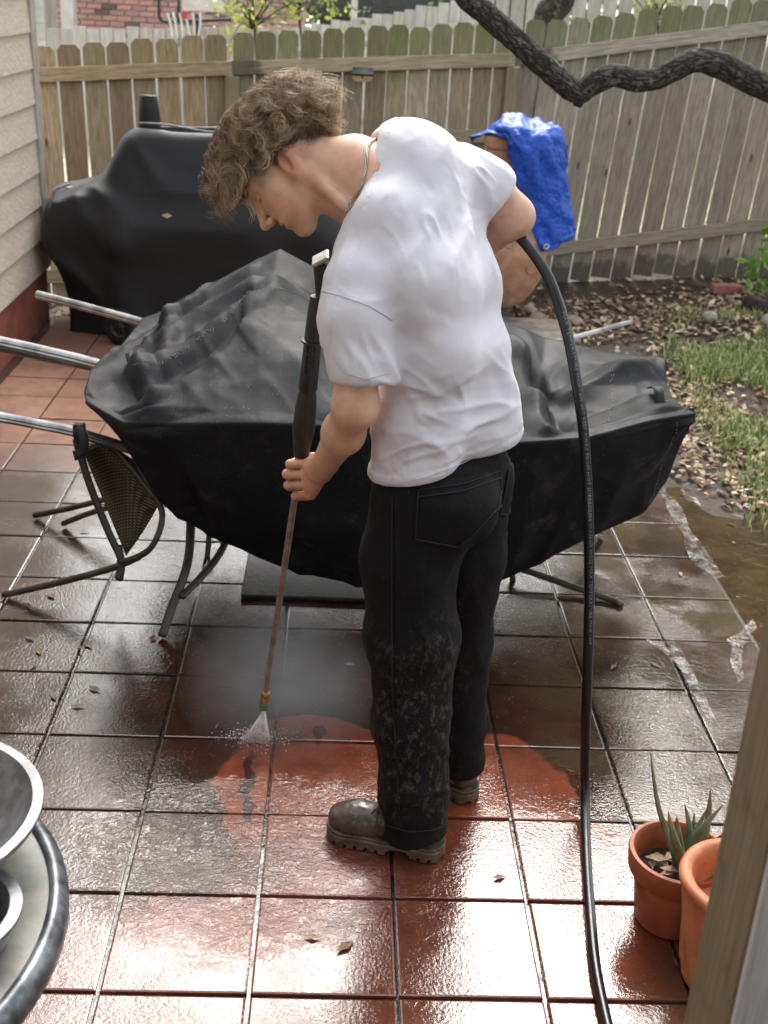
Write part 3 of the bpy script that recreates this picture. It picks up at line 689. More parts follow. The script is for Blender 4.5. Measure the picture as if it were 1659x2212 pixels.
# buckle where the pole meets the chair
bk = MB().box((0, 0, 0), (.035, .03, .06), bev=.004).box((.012, -.016, .01), (.02, .012, .03), bev=.003).build('buckle', M_WEB); bk.location = P(172, 935, y=1.62); ck(bk, ch)
strap([P(165, 925, y=1.6), P(180, 945, y=1.58), P(178, 975, y=1.58), P(160, 985, y=1.6)], .03, M_WEB, 'strap', bk, .004).matrix_parent_inverse = Matrix.Translation(-Vector(P(172, 935, y=1.62)))
ch2 = empty('patio_chair', G(380, 1300), 'bronze patio chair, two curved legs showing below the cover left of the mat', 'chair', CHG)
f0 = np.array([-.693, 1.449, .012])
ck(MB().tube(catmull([f0, P(372, 1310, y=1.52), P(400, 1235, y=1.60), P(410, 1180, y=1.68), P(412, 1110, y=1.76)], 6), .0155, 8, flat=.75).build('leg', M_BRONZE, None, True), ch2)
ck(MB().tube(catmull([P(392, 1290, y=1.53), P(440, 1240, y=1.62), P(475, 1195, y=1.70), P(500, 1140, y=1.78)], 6), .014, 8, flat=.75).build('leg', M_BRONZE, None, True), ch2)
ck(MB().tube(catmull([P(432, 1262, y=2.02), P(446, 1215, y=2.05), P(452, 1150, y=2.08)], 4), .010, 8).build('leg', M_BRONZE, None, True), ch2)
ck(MB().box((-.62, 1.95, .43), (.46, .46, .02), bev=.008).build('seat', M_SLING), ch2)
ch3 = empty('patio_chair', G(1230, 1270), 'bronze patio chair whose long sloping leg shows below the right end of the cover', 'chair', CHG)
ck(MB().tube(catmull([P(1105, 1222, y=1.95), P(1135, 1232, y=1.92), P(1240, 1268, y=1.85), G(1325, 1297, .014), G(1341, 1306, .012)], 6), .015, 8, flat=.75).build('leg', M_BRONZE, None, True), ch3)
ck(MB().tube([P(1104, 1225, y=1.95), G(1108, 1256, .0)], .011, 8).build('leg', M_BRONZE, None, True), ch3)
ck(MB().tube(catmull([P(1240, 1120, y=2.05), G(1300, 1150, .02)], 3), .012, 8).build('leg', M_BRONZE, None, True), ch3)
ck(MB().box((.45, 2.1, .43), (.46, .46, .02), bev=.008).build('seat', M_SLING), ch3)

# ---- bright aluminium poles lying across the covered furniture
def alu():
    t = NT('ribbed_aluminium'); v = t.obj(rnd=False)
    t.set(color=t.mix(t.ramp(t.noise(v, 12, 4), .4, .6), hexc('b9b8b4'), hexc('8d8b87')), metal=.85, rough=.28); return t.m
M_ALU = alu()
def pole(pts, r, label):
    pts = catmull(pts, 6); mb = MB(); m = len(pts); n = 20; V = []; F = []
    a = np.array([0, 0, 1.])
    for i, p in enumerate(pts):
        t = pts[min(i+1, m-1)]-pts[max(i-1, 0)]; t /= np.linalg.norm(t); a2 = a-t*(a@t); a2 /= np.linalg.norm(a2); b = np.cross(t, a2)
        for k in range(n):
            th = 2*math.pi*k/n; rr = r*(1 if k % 5 else .78); V.append(p+rr*(a2*math.cos(th)+b*math.sin(th)))
    for i in range(m-1):
        for k in range(n): F.append((i*n+k, i*n+(k+1) % n, (i+1)*n+(k+1) % n, (i+1)*n+k))
    F += [tuple(range(n-1, -1, -1)), tuple((m-1)*n+k for k in range(n))]
    o = MB().add(V, F).build('aluminium_pole', M_ALU, None, True); autosmooth(o, 35)
    return tag(o, label, 'pole', 'bright poles sticking out of the cover')
pole([P(79, 636, y=2.75), P(200, 667, y=2.7), P(340, 706, y=2.62), P(520, 760, y=2.5)], .0165, 'thin aluminium pole ending in front of the house corner, farthest of the three at left')
pole([P(-150, 712, y=2.1), P(0, 738, y=2.12), P(110, 762, y=2.12), P(215, 788, y=2.1), P(420, 850, y=2.0)], .0185, 'ribbed aluminium pole entering the cover fold, second from the left chair')
pole([P(-150, 722, y=2.16), P(0, 752, y=2.17), P(110, 776, y=2.17), P(215, 798, y=2.15), P(400, 850, y=2.1)], .0125, 'darker slim rod close under the ribbed aluminium pole at left')
pole([P(-150, 880, y=1.62), P(0, 901, y=1.66), P(90, 918, y=1.66), P(168, 935, y=1.66), P(330, 985, y=1.70)], .0165, 'ribbed aluminium pole strapped to the left sling chair by a buckle')
pole([P(1130, 752, y=2.6), P(1235, 730, y=2.75), P(1366, 694, y=2.9)], .0095, 'slim white metal bar sticking out behind the right of the cover')
pole([P(225, 800, y=2.3), P(290, 735, y=2.35)], .008, 'short thin rod standing up in the cover folds beside the wheel')
# ================================================================== PERSON
def skin_mat():
    t = NT('skin'); a = t.n('ShaderNodeVertexColor', layer_name='tone').outputs[0]; v = t.obj(rnd=False)
    f = t.noise(v, 30, 4, .6)
    c = t.mix(t.ramp(f, .35, .7, 0, .25), a, t.mix(1.0, a, (.85, .62, .55), 'MULTIPLY'))
    mole = t.ramp(t.vor(v, 22), .035, .02); c = t.mix(t.math('MULTIPLY', mole, .7), c, hexc('5a3324'))
    t.set(color=c, rough=.48, sss=.12, normal=t.bump(t.noise(v, 260, 3), .12, .002))
    t.b.inputs['Subsurface Radius'].default_value = (.02, .008, .004); return t.m
M_SKIN = skin_mat()
def px(u, v, y, r): p = P(u, v, y=y); return (p, RP(r, p))
# ---- head frame: F forward (nose), U up (crown), L the man's left (towards the camera)
tw = R_(-8)
F0 = -.60*CX+.80*CY; U0 = -.80*CX-.60*CY; L0 = -CZ
HF = F0*math.cos(tw)+L0*math.sin(tw); HL = L0*math.cos(tw)-F0*math.sin(tw); HU = U0
HO = P(612, 362, y=.70)
HAX = np.stack([HF, HL, HU])
def hw(a, l, b): return HO+HF*a+HL*l+HU*b
def head_sdf(p):
    q = (p-HO) @ HAX.T            # forward, left, up
    d = ell(q, (-.022, 0, .040), (.096, .076, .088))
    d = smin(d, ell(q, (.030, 0, .010), (.062, .062, .075)), .03)          # brow / face mass
    for s in (-1, 1):
        d = smin(d, seg(q, (-.010, s*.052, -.050), (.058, s*.020, -.098), .020, .017), .035)   # jaw
        d = smin(d, ell(q, (.052, s*.040, -.026), (.026, .022, .022)), .03)     # cheekbone
        d = smin(d, seg(q, (.084, s*.010, .017), (.068, s*.045, .019), .010, .008), .016)    # brow ridge
    d = smin(d, ell(q, (.050, 0, -.055), (.044, .044, .052)), .03)
    d = smin(d, ell(q, (.070, 0, -.108), (.020, .020, .016)), .022)       # chin
    for s in (-1, 1):
        d = smax(d, -ell(q, (.094, s*.033, -.002), (.017, .017, .011)), .014)  # eye socket
        d = smin(d, ell(q, (.0735, s*.032, -.002), (.0125, .0135, .0122)), .003)  # eyeball and lid
    d = smin(d, seg(q, (.090, 0, .006), (.116, 0, -.036), .007, .0095), .012)    # nose
    d = smin(d, ell(q, (.117, 0, -.040), (.010, .0105, .009)), .006)
    for s in (-1, 1): d = smin(d, ell(q, (.106, s*.012, -.043), (.0105, .0075, .0075)), .005)
    for s in (-1, 1): d = smax(d, -ell(q, (.1085, s*.0072, -.0515), (.006, .0035, .004)), .002)
    d = smin(d, ell(q, (.0885, 0, -.066), (.010, .024, .0058)), .006)      # lips
    d = smin(d, ell(q, (.0865, 0, -.0785), (.010, .020, .0062)), .005)
    d = smax(d, -ell(q, (.098, 0, -.0718), (.010, .020, .0018)), .003)
    # ear
    for s in (1, -1):
        e = np.array([-.012, s*.074, -.020]); ax = np.array([[.93, s*-.30, .22], [s*.30, .95, 0], [-.22, 0, .97]])
        r = (q-e) @ ax.T
        ea = ell(r, (0, 0, 0), (.020, .0115, .033)); ea = smax(ea, -ell(r, (.003, s*.0105, .002), (.0115, .0085, .020)), .003)
        ea = smin(ea, seg(r, (-.006, s*.004, -.012), (-.007, s*.004, .014), .0035), .005)
        ea = smin(ea, seg(r, (.010, s*.003, -.010), (.012, s*.003, .0), .0045, .004), .004)
        ea = smin(ea, ell(r, (.003, 0, -.029), (.009, .006, .010)), .008)
        d = smin(d, ea, .006)
    return d
NECK = [(hw(-.035, 0, -.005), .066), (hw(-.030, 0, -.055), .058), px(765, 372, .70, 72), px(815, 400, .68, 92)]
def neck_sdf(p):
    d = chain(p, NECK, .03)
    d = smin(d, seg(p, hw(.0, 0, -.085), P(760, 440, y=.68), .030, .045), .03)
    d = smin(d, seg(p, hw(-.018, .062, -.055), P(775, 470, y=.60), .012, .014), .02)   # neck muscle
    return d
LSH, RSH = px(778, 612, .52, 70), px(992, 380, .82, 60)
LEL, LWR = px(768, 876, .46, 45), px(703, 1000, .64, 28)
REL, RWR = px(1108, 468, .86, 42), px(900, 570, 1.02, 34)
LARM = [(LSH[0], LSH[1]*.72), px(772, 760, .47, 47), (LEL[0], LEL[1]), px(742, 935, .53, 42), LWR]
RARM = [(RSH[0], RSH[1]*.7), px(1060, 420, .84, 47), REL, px(1020, 530, .95, 44), RWR]
# ---- hand on the lance
def PX(u, v, y): return P(u, v, y=y)
HAND = []
hy = .715
LPTS = [(600, 690, .700), (985, 650, .735), (1525, 570, .900)]
def lance_pt(v):
    v0 = np.array([p[0] for p in LPTS]); u = np.interp(v, v0, [p[1] for p in LPTS]); y = np.interp(v, v0, [p[2] for p in LPTS]); return P(u, v, y=y)
HAND = []
KN = [(664, 1002), (660, 1024), (661, 1046), (667, 1066)]
PI_ = [(627, 1003), (620, 1024), (623, 1048), (638, 1071)]
FR = [8.7, 8.9, 8.5, 7.6]
def hand_sdf(p):
    w = LWR[0]
    d = chain(p, [LWR, px(690, 1010, .665, 34)], .02)
    for (u, v), f in zip(KN, FR):
        k = P(u+4, v, y=.705); d = smin(d, seg(p, P(693, 1012+(v-1030)*.35, y=.672), k, RP(17, k), RP(14.5, k)), .013)
    for (u, v), (u2, v2), f in zip(KN, PI_, FR):
        L = lance_pt(v2+2); r = RP(f, L)
        k = P(u+2, v, y=.702); m = P(u2, v2, y=L[1]-.018)
        t3 = P(u2+2, v2+3, y=L[1]+.022); t4 = P(u2+26, v2+4, y=L[1]+.030)
        fg = chain(p, [(k, r*1.12), (m, r*1.06), (t3, r*.98), (t4, r*.85)], .008)
        fg = smin(fg, ell(p, k-CZ*.004, (r*1.15,)*3), .006)
        d = smin(d, fg, .0045)
    L = lance_pt(995); th = [(P(700, 1000, y=.69), RP(15, L)), (P(676, 992, y=.735), RP(13, L)), (P(652, 992, y=L[1]+.024), RP(10.5, L)), (P(632, 1000, y=L[1]+.012), RP(9, L))]
    d = smin(d, chain(p, th, .01), .008)
    return d
def rhand_sdf(p):
    d = chain(p, [RWR, px(850, 580, 1.0, 36), px(800, 590, .95, 34)], .02)
    for k in range(4):
        d = smin(d, chain(p, [px(800-4*k, 572+16*k, .95, 10), px(760-4*k, 580+17*k, .92, 10), px(735-4*k, 585+17*k, .89, 9)], .006), .008)
    return d
# torso levels as in the photograph: (left u, right u, v, y left, y right, radius)
TOR = [(890, 1028, 1075, .57, .68, 82), (908, 1026, 900, .57, .67, 74), (935, 1006, 760, .55, .69, 74), (885, 985, 610, .54, .74, 78), (846, 962, 480, .58, .80, 68)]
def torso_sdf(p, inf=0.0):
    d = None
    for a, b in zip(TOR[:-1], TOR[1:]):
        for s in (0, 1):
            y = 3+s
            e = seg(p, P(a[s], a[2], y=a[y]), P(b[s], b[2], y=b[y]), RP(a[5], P(a[s], a[2], y=a[y])), RP(b[5], P(b[s], b[2], y=b[y])))
            d = e if d is None else smin(d, e, .05)
    for a in TOR:
        A = P(a[0], a[2], y=a[3]); B_ = P(a[1], a[2], y=a[4]); d = smin(d, seg(p, A, B_, RP(a[5], A)), .05)
    d = smin(d, seg(p, P(880, 385, y=.70), P(935, 620, y=.60), RP(98, P(880, 385, y=.7)), RP(98, P(935, 620, y=.6))), .06)
    d = smin(d, seg(p, P(835, 420, y=.68), P(880, 385, y=.7), RP(62, P(835, 420, y=.68)), RP(98, P(880, 385, y=.7))), .05)
    d = smin(d, seg(p, LSH[0], P(862, 450, y=.66), LSH[1]*.98, RP(70, P(850, 440, y=.66))), .035)
    d = smin(d, seg(p, P(772, 545, y=.58), P(826, 452, y=.66), RP(44, P(772, 535, y=.58)), RP(48, P(832, 440, y=.66))), .03)
    d = smin(d, seg(p, RSH[0], P(890, 380, y=.7), RSH[1]*.95, RP(92, P(890, 380, y=.7))), .05)
    return d-inf
LLEG = [px(890, 1090, .575, 90), px(884, 1200, .565, 99), px(890, 1380, .535, 97), px(888, 1560, .510, 80), px(893, 1700, .492, 70), px(897, 1815, .476, 70)]
RLEG = [px(1015, 1060, .68, 86), px(1000, 1200, .69, 86), px(992, 1380, .705, 66), px(985, 1560, .715, 57), px(988, 1640, .718, 50), px(990, 1690, .718, 44)]
def legs_sdf(p): return smin(chain(p, LLEG, .04), chain(p, RLEG, .04), .02)
man = empty('person', (.05, .58, 0), 'young man in white t-shirt and muddy black jeans bending over to pressure-wash pavers', 'person')
def mchild(o, par=None):
    o.parent = par or man
    o.matrix_parent_inverse = Matrix.Translation(-man.location) if par is None else Matrix.Identity(4)
    return o
# body: head and neck fine, arms, and a slimmer trunk and legs hidden by the clothes
def headneck(p): return smin(head_sdf(p), neck_sdf(p), .02)
V1, F1 = nets(headneck, np.minimum.reduce([HO-.22]), HO+np.array([.36, .2, .2]), .0026)
V1 = lap(V1, F1, 1, .3)
def body_rest(p):
    d = chain(p, LARM, .03); d = smin(d, hand_sdf(p), .012); 
    r = smin(chain(p, RARM, .03), rhand_sdf(p), .02); r = smin(r, seg(p, REL[0]+CX*.012, REL[0], RP(20, REL[0])), .02)
    d = np.minimum(d, r)
    t = smin(torso_sdf(p, -.036), smin(chain(p, [(a, b*.6) for a, b in LLEG[1:-1]], .03), chain(p, [(a, b*.6) for a, b in RLEG[1:-2]], .03), .02), .03)
    return smin(d, t, .02)
V2, F2 = nets(body_rest, (-.42, .22, .05), (.48, 1.25, 1.75), .0042)
def arm_only(p): return smin(chain(p, LARM, .03), hand_sdf(p), .012)
V3, F3 = nets(arm_only, P(600, 1110, y=.95)-np.array([.03, .75, .03]), P(860, 760, y=.6)+np.array([.03, .3, .03]), .0026)
V2 = V2
# keep the fine hand and forearm, drop the coarse one there
hk = hand_sdf(V2[F2[:, 0]]) < .02; hk |= (seg(V2[F2[:, 0]], LARM[2][0], LWR[0], .065, .05) < 0); F2 = F2[~hk]
hk3 = (hand_sdf(V3[F3[:, 0]]) < .022) | (seg(V3[F3[:, 0]], LARM[2][0], LWR[0], .067, .052) < .002)
F3 = F3[hk3]
Vb = np.concatenate([V1, V2, V3]); Fb = np.concatenate([F1, F2+len(V1), F3+len(V1)+len(V2)])
tone = np.tile(np.array(hexc('d2a88e')), (len(Vb), 1))
qh = (Vb-HO) @ HAX.T
def spot(c, r, col, k=1.0):
    global tone
    d = np.sqrt((((qh-np.array(c))/np.array(r))**2).sum(1)); m = k*sstep(1, .35, d)[:, None]; tone = tone*(1-m)+np.array(col)*m
for s in (1, -1):
    spot((-.014, s*.080, -.018), (.034, .03, .042), hexc('d27a66'), .5)
    spot((.0, s*.070, .0), (.02, .012, .012), hexc('8a4a3c'), .5)
    spot((.055, s*.045, -.03), (.03, .03, .03), hexc('cf8b72'), .6)
    spot((.082, s*.030, -.009), (.012, .017, .0035), hexc('3b2318'), .8)   # lash line, eyes cast down
    spot((.084, s*.030, .003), (.02, .02, .009), hexc('b0765c'), .5)
    spot((.086, s*.028, .021), (.02, .026, .0055), hexc('5d402c'), .75)    # eyebrow
spot((.112, 0, -.04), (.02, .02, .016), hexc('cf8068'), .6)
spot((.098, 0, -.072), (.014, .024, .014), hexc('b6584e'), .9)
spot((.06, .03, -.095), (.05, .06, .03), hexc('a8795f'), .45)
spot((.08, 0, -.118), (.02, .02, .012), hexc('8d6a4c'), .5)
spot((-.02, .06, -.05), (.06, .05, .05), hexc('b98a6c'), .45)
hm = hand_sdf(Vb); m = sstep(.012, -.0, hm)[:, None]*.5; tone = tone*(1-m)+np.array(hexc('c98a73'))*m
tone *= (1+.13*fbm(Vb*40, 3))[:, None]; rd_ = (.10*fbm(Vb*16+5, 2))[:, None]; tone *= 1+rd_*np.array([.35, -.7, -.6])
me = npmesh('body', Vb, Fb); vcol(me, 'tone', np.clip(tone, 0, 1)); body = mchild(link('body', me, M_SKIN))
# ---- t-shirt
def cotton(name, c1, c2, stains=True):
    t = NT(name); v = t.obj(rnd=False); p = t.pos(); s = t.n('ShaderNodeSeparateXYZ'); t.put(s.inputs[0], p)
    c = t.mix(t.ramp(t.noise(v, 6, 4), .35, .7), c1, c2)
    if stains:
        st = t.math('MULTIPLY', t.ramp(t.noise(v, 12, 5, .7), .50, .64), t.ramp(t.math('SUBTRACT', t.math('SUBTRACT', 1.11, s.outputs[2]), t.math('MULTIPLY', s.outputs[0], .9)), .02, .10)); c = t.mix(t.math('MULTIPLY', st, .8), c, hexc('bfae90'))
        sp = t.math('MULTIPLY', t.ramp(t.vor(v, 60), .10, .05), t.ramp(t.noise(v, 9, 2), .55, .62)); c = t.mix(t.math('MULTIPLY', sp, .5), c, hexc('8d8070'))
    t.set(color=c, rough=.85, sheen=.15, normal=t.bump(t.noise(t.obj((1, 1, 1), False), 55, 4, .6), .10, .004)); return t.m
M_TEE = cotton('white_cotton', hexc('d8d7dd'), hexc('d0cfd6'))
SLE = px(783, 790, .47, 66); SRE = px(1068, 424, .84, 58)
HEMA, HEMB = P(800, 1052, y=.50), P(1128, 944, y=.66)
hem_n = np.cross(HEMB-HEMA, np.array([.25, 1, .05])); hem_n /= np.linalg.norm(hem_n)
if hem_n[2] > 0: hem_n = -hem_n
ld = P(752, 838, y=.46)-P(850, 812, y=.50)
def sleeve_l(p):
    d = chain(p, [(LSH[0], LSH[1]*1.05), px(770, 690, .49, 76), (SLE[0], SLE[1]*1.03), px(787, 850, .46, 66)], .04)
    nrm = P(778, 850, y=.46)-P(772, 690, y=.48); nrm = nrm/np.linalg.norm(nrm)
    nrm = nrm+CX*-.05; nrm /= np.linalg.norm(nrm)
    return smax(d, (p-P(775, 826, y=.46)) @ nrm, .006)
def sleeve_r(p):
    d = chain(p, [RSH, px(1040, 402, .83, 60), px(1095, 445, .85, 58)], .04)
    nrm = P(1110, 470, y=.86)-P(1030, 395, y=.83); nrm /= np.linalg.norm(nrm)
    return smax(d, (p-P(1078, 418, y=.84)) @ nrm, .006)
COLC = P(800, 388, y=.665); cn = P(800, 385, y=.68)-P(905, 410, y=.66); cn /= np.linalg.norm(cn)
def shirt_sdf(p):
    d = torso_sdf(p, .006)
    # the loose skirt of the shirt
    d = smin(d, seg(p, P(898, 870, y=.56), P(893, 1060, y=.555), RP(76, P(898, 870, y=.56)), RP(90, P(893, 1060, y=.555))), .04)
    d = smin(d, seg(p, P(1030, 860, y=.67), P(1030, 1040, y=.67), RP(80, P(1030, 860, y=.67)), RP(90, P(1030, 1040, y=.67))), .04)
    d = smax(d, (p-HEMA) @ hem_n, .006)
    d = smin(d, sleeve_l(p), .022); d = smin(d, sleeve_r(p), .03)
    # neck opening
    cut = np.maximum(seg(p, P(690, 345, y=.69), COLC, RP(84, COLC), RP(90, COLC)), -((COLC-p) @ cn)+.0-((p-COLC) @ cn)*0)
    cut = np.maximum(seg(p, P(690, 345, y=.69), COLC+cn*-.0, RP(84, COLC), RP(93, COLC)), ((COLC-p) @ cn))
    d = smax(d, -cut, .006)
    return d
V, F = nets(shirt_sdf, (-.40, .20, .72), (.52, 1.15, 1.78), .0046)
V = lap(V, F, 14, .5)
N = vnormals(V, F)
cu = (V-CAMP) @ CZ; U_ = W0/2+FPX*((V-CAMP) @ CX)/cu; V_ = H0/2+FPX*((V-CAMP) @ CY)/cu   # where each point sits, in photo units, to place the folds
def fold(c, r, ang, lam, amp, seed, sharp=2):
    """a family of parallel creases around c (photo units), running along ang"""
    ca, sa = math.cos(R_(ang)), math.sin(R_(ang)); x = U_-c[0]; y = V_-c[1]
    s_ = x*ca+y*sa; t_ = -x*sa+y*ca
    wx = s_+14*vnoise(np.stack([s_/60, t_/60, 0*s_+seed], -1)); wy = t_+10*vnoise(np.stack([s_/80, t_/80, 0*s_+seed+9], -1))
    nn_ = vnoise(np.stack([wx/(lam*3.2), wy/(lam*1.05), 0*s_+seed*2.3], -1))
    rg = np.clip(1-1.7*np.abs(nn_), 0, 1)**(sharp*.8)
    br = .4+.6*sstep(-.3, .4, vnoise(np.stack([s_/60, t_/lam*.8, 0*s_+seed+4], -1)))
    m = np.exp(-((s_/r[0])**2+(t_/r[1])**2))
    return amp*m*(rg-.33)*br
D = 0
D = D+fold((940, 905), (150, 60), -8, 34, .016, 1)+fold((900, 960), (120, 60), 18, 40, .014, 2)+fold((1010, 850), (130, 70), -28, 46, .012, 3)
D = D+fold((1090, 820), (40, 130), 70, 34, .014, 16, 3)+fold((880, 840), (90, 50), 30, 30, .014, 17, 3)+fold((950, 960), (150, 40), -22, 24, .012, 18, 3)+fold((1000, 450), (60, 150), 62, 24, .010, 19, 3)
D = D+fold((850, 760), (60, 110), 62, 42, .014, 4)+fold((880, 690), (90, 120), 112, 50, .010, 5)
D = D+fold((1075, 560), (40, 200), 78, 30, .008, 6)+fold((1040, 380), (70, 50), 40, 22, .007, 7)+fold((930, 300), (110, 40), 28, 26, .006, 8)
D = D+fold((780, 760), (60, 60), 75, 30, .006, 9)+fold((760, 650), (70, 50), 25, 40, .006, 10)+fold((1000, 1000), (120, 50), -18, 36, .010, 12)
D = D+fold((950, 520), (160, 160), 118, 90, .008, 13, 1)+fold((870, 400), (60, 60), 120, 34, .005, 15)
D = .95*D+.002*nz(V, 6, 2)+.0012*nz(V, 26, 2, 5)
edge = sstep(.0, .02, np.abs((V-HEMA) @ hem_n))
V = V+N*(D*(.35+.65*edge))[:, None]
# raised hem band, cuff band, collar rib
hb = (V-HEMA) @ hem_n; V += N*(.0022*((hb > -.024) & (hb < .004)))[:, None]
cb = (V-COLC) @ cn; V += N*(.0028*((cb > -.020) & (cb < .006) & ((V-COLC)[:, 2] > -.3)))[:, None]
V = lap(V, F, 1, .25)
shirt = mchild(link('t_shirt', npmesh('t_shirt', V, F), M_TEE))
# ---- jeans
def denim():
    t = NT('black_denim'); v = t.obj(rnd=False); p = t.pos(); s = t.n('ShaderNodeSeparateXYZ'); t.put(s.inputs[0], p); z = s.outputs[2]
    c = t.mix(t.ramp(t.noise(v, 7, 5, .65), .35, .7), hexc('050506'), hexc('0a0a0c'))
    low_mask = t.math('MULTIPLY', t.ramp(t.noise(t.obj((1, 1, .55), False), 60, 7, .8), .50, .60), t.ramp(z, .78, .5)); low_mask = t.math('MULTIPLY', low_mask, t.ramp(t.noise(v, 5, 3), .40, .55)); low_mask = t.math('MULTIPLY', low_mask, t.ramp(s.outputs[0], .22, .10))  # mud splatter on the lower legs
    c = t.mix(t.math('MULTIPLY', low_mask, .55), c, hexc('5d5142'))
    sp = t.math('MULTIPLY', t.ramp(t.vor(v, 130), .14, .07), t.ramp(t.noise(v, 11, 3), .45, .6)); c = t.mix(t.math('MULTIPLY', sp, .55), c, hexc('7d705f'))
    t.set(color=c, rough=.85, spec=.3, normal=t.bump(t.noise(v, 90, 4), .25, .003)); return t.m
M_DENIM = denim()
CUFL = P(896, 1792, y=.48); CUFR = P(992, 1656, y=.715)
def jeans_sdf(p):
    l = chain(p, LLEG, .04); l = np.maximum(l, CUFL[2]-p[:, 2]+.12*(p[:, 0]-CUFL[0])); r = np.maximum(chain(p, RLEG, .04), CUFR[2]-p[:, 2])
    d = smin(l, r, .012)
    d = smin(d, seg(p, P(905, 1040, y=.575), P(1020, 1010, y=.68), RP(84, P(905, 1040, y=.575))), .04)
    d = smin(d, ell(p, P(950, 1095, y=.56), (.13, .10, .10)), .05)
    return np.maximum(d, p[:, 2]-1.02)
V, F = nets(jeans_sdf, (-.25, .30, .02), (.45, .95, 1.1), .0046)
V = lap(V, F, 2, .4); N = vnormals(V, F)
cu = (V-CAMP) @ CZ; U_ = W0/2+FPX*((V-CAMP) @ CX)/cu; V_ = H0/2+FPX*((V-CAMP) @ CY)/cu
D = fold((890, 1720), (110, 55), -6, 34, .016, 21)+fold((900, 1640), (110, 60), 12, 44, .012, 22)+fold((880, 1400), (80, 120), 70, 60, .010, 23)+fold((900, 1480), (100, 60), -35, 46, .010, 24)
D = D+fold((985, 1600), (60, 80), 10, 36, .010, 25)+fold((1040, 1190), (90, 60), -35, 46, .010, 26)+fold((960, 1180), (90, 90), -60, 60, .010, 27)+fold((930, 1300), (60, 160), 82, 60, .010, 28)+fold((1010, 1420), (60, 150), 75, 46, .010, 29)
D = .8*D+.004*nz(V, 10, 3)+.001*nz(V, 40, 2)
# back pocket patch and its stitched edge
def inpoly(U, W, poly):
    c = np.zeros(len(U), bool); n = len(poly)
    for i in range(n):
        x1, y1 = poly[i]; x2, y2 = poly[(i+1) % n]
        m = ((y1 > W) != (y2 > W)) & (U < (x2-x1)*(W-y1)/(y2-y1+1e-9)+x1); c ^= m
    return c
fr = (N @ CZ) < 0
for poly in ([(903, 1048), (1085, 1012), (1078, 1100), (1015, 1160), (990, 1182), (898, 1165)], [(1100, 1005), (1126, 985), (1120, 1060), (1092, 1115), (1080, 1110)]):
    D = D+.0038*(inpoly(U_, V_, poly) & fr)
# outseam ridge
D = D-.004*np.exp(-((U_-(848+.004*(V_-1300)))/3.5)**2)*fr*(V_ > 1060)*(V_ < 1760)
V = V+N*D[:, None]
V = lap(V, F, 1, .2)
jeans = mchild(link('jeans', npmesh('jeans', V, F), M_DENIM))
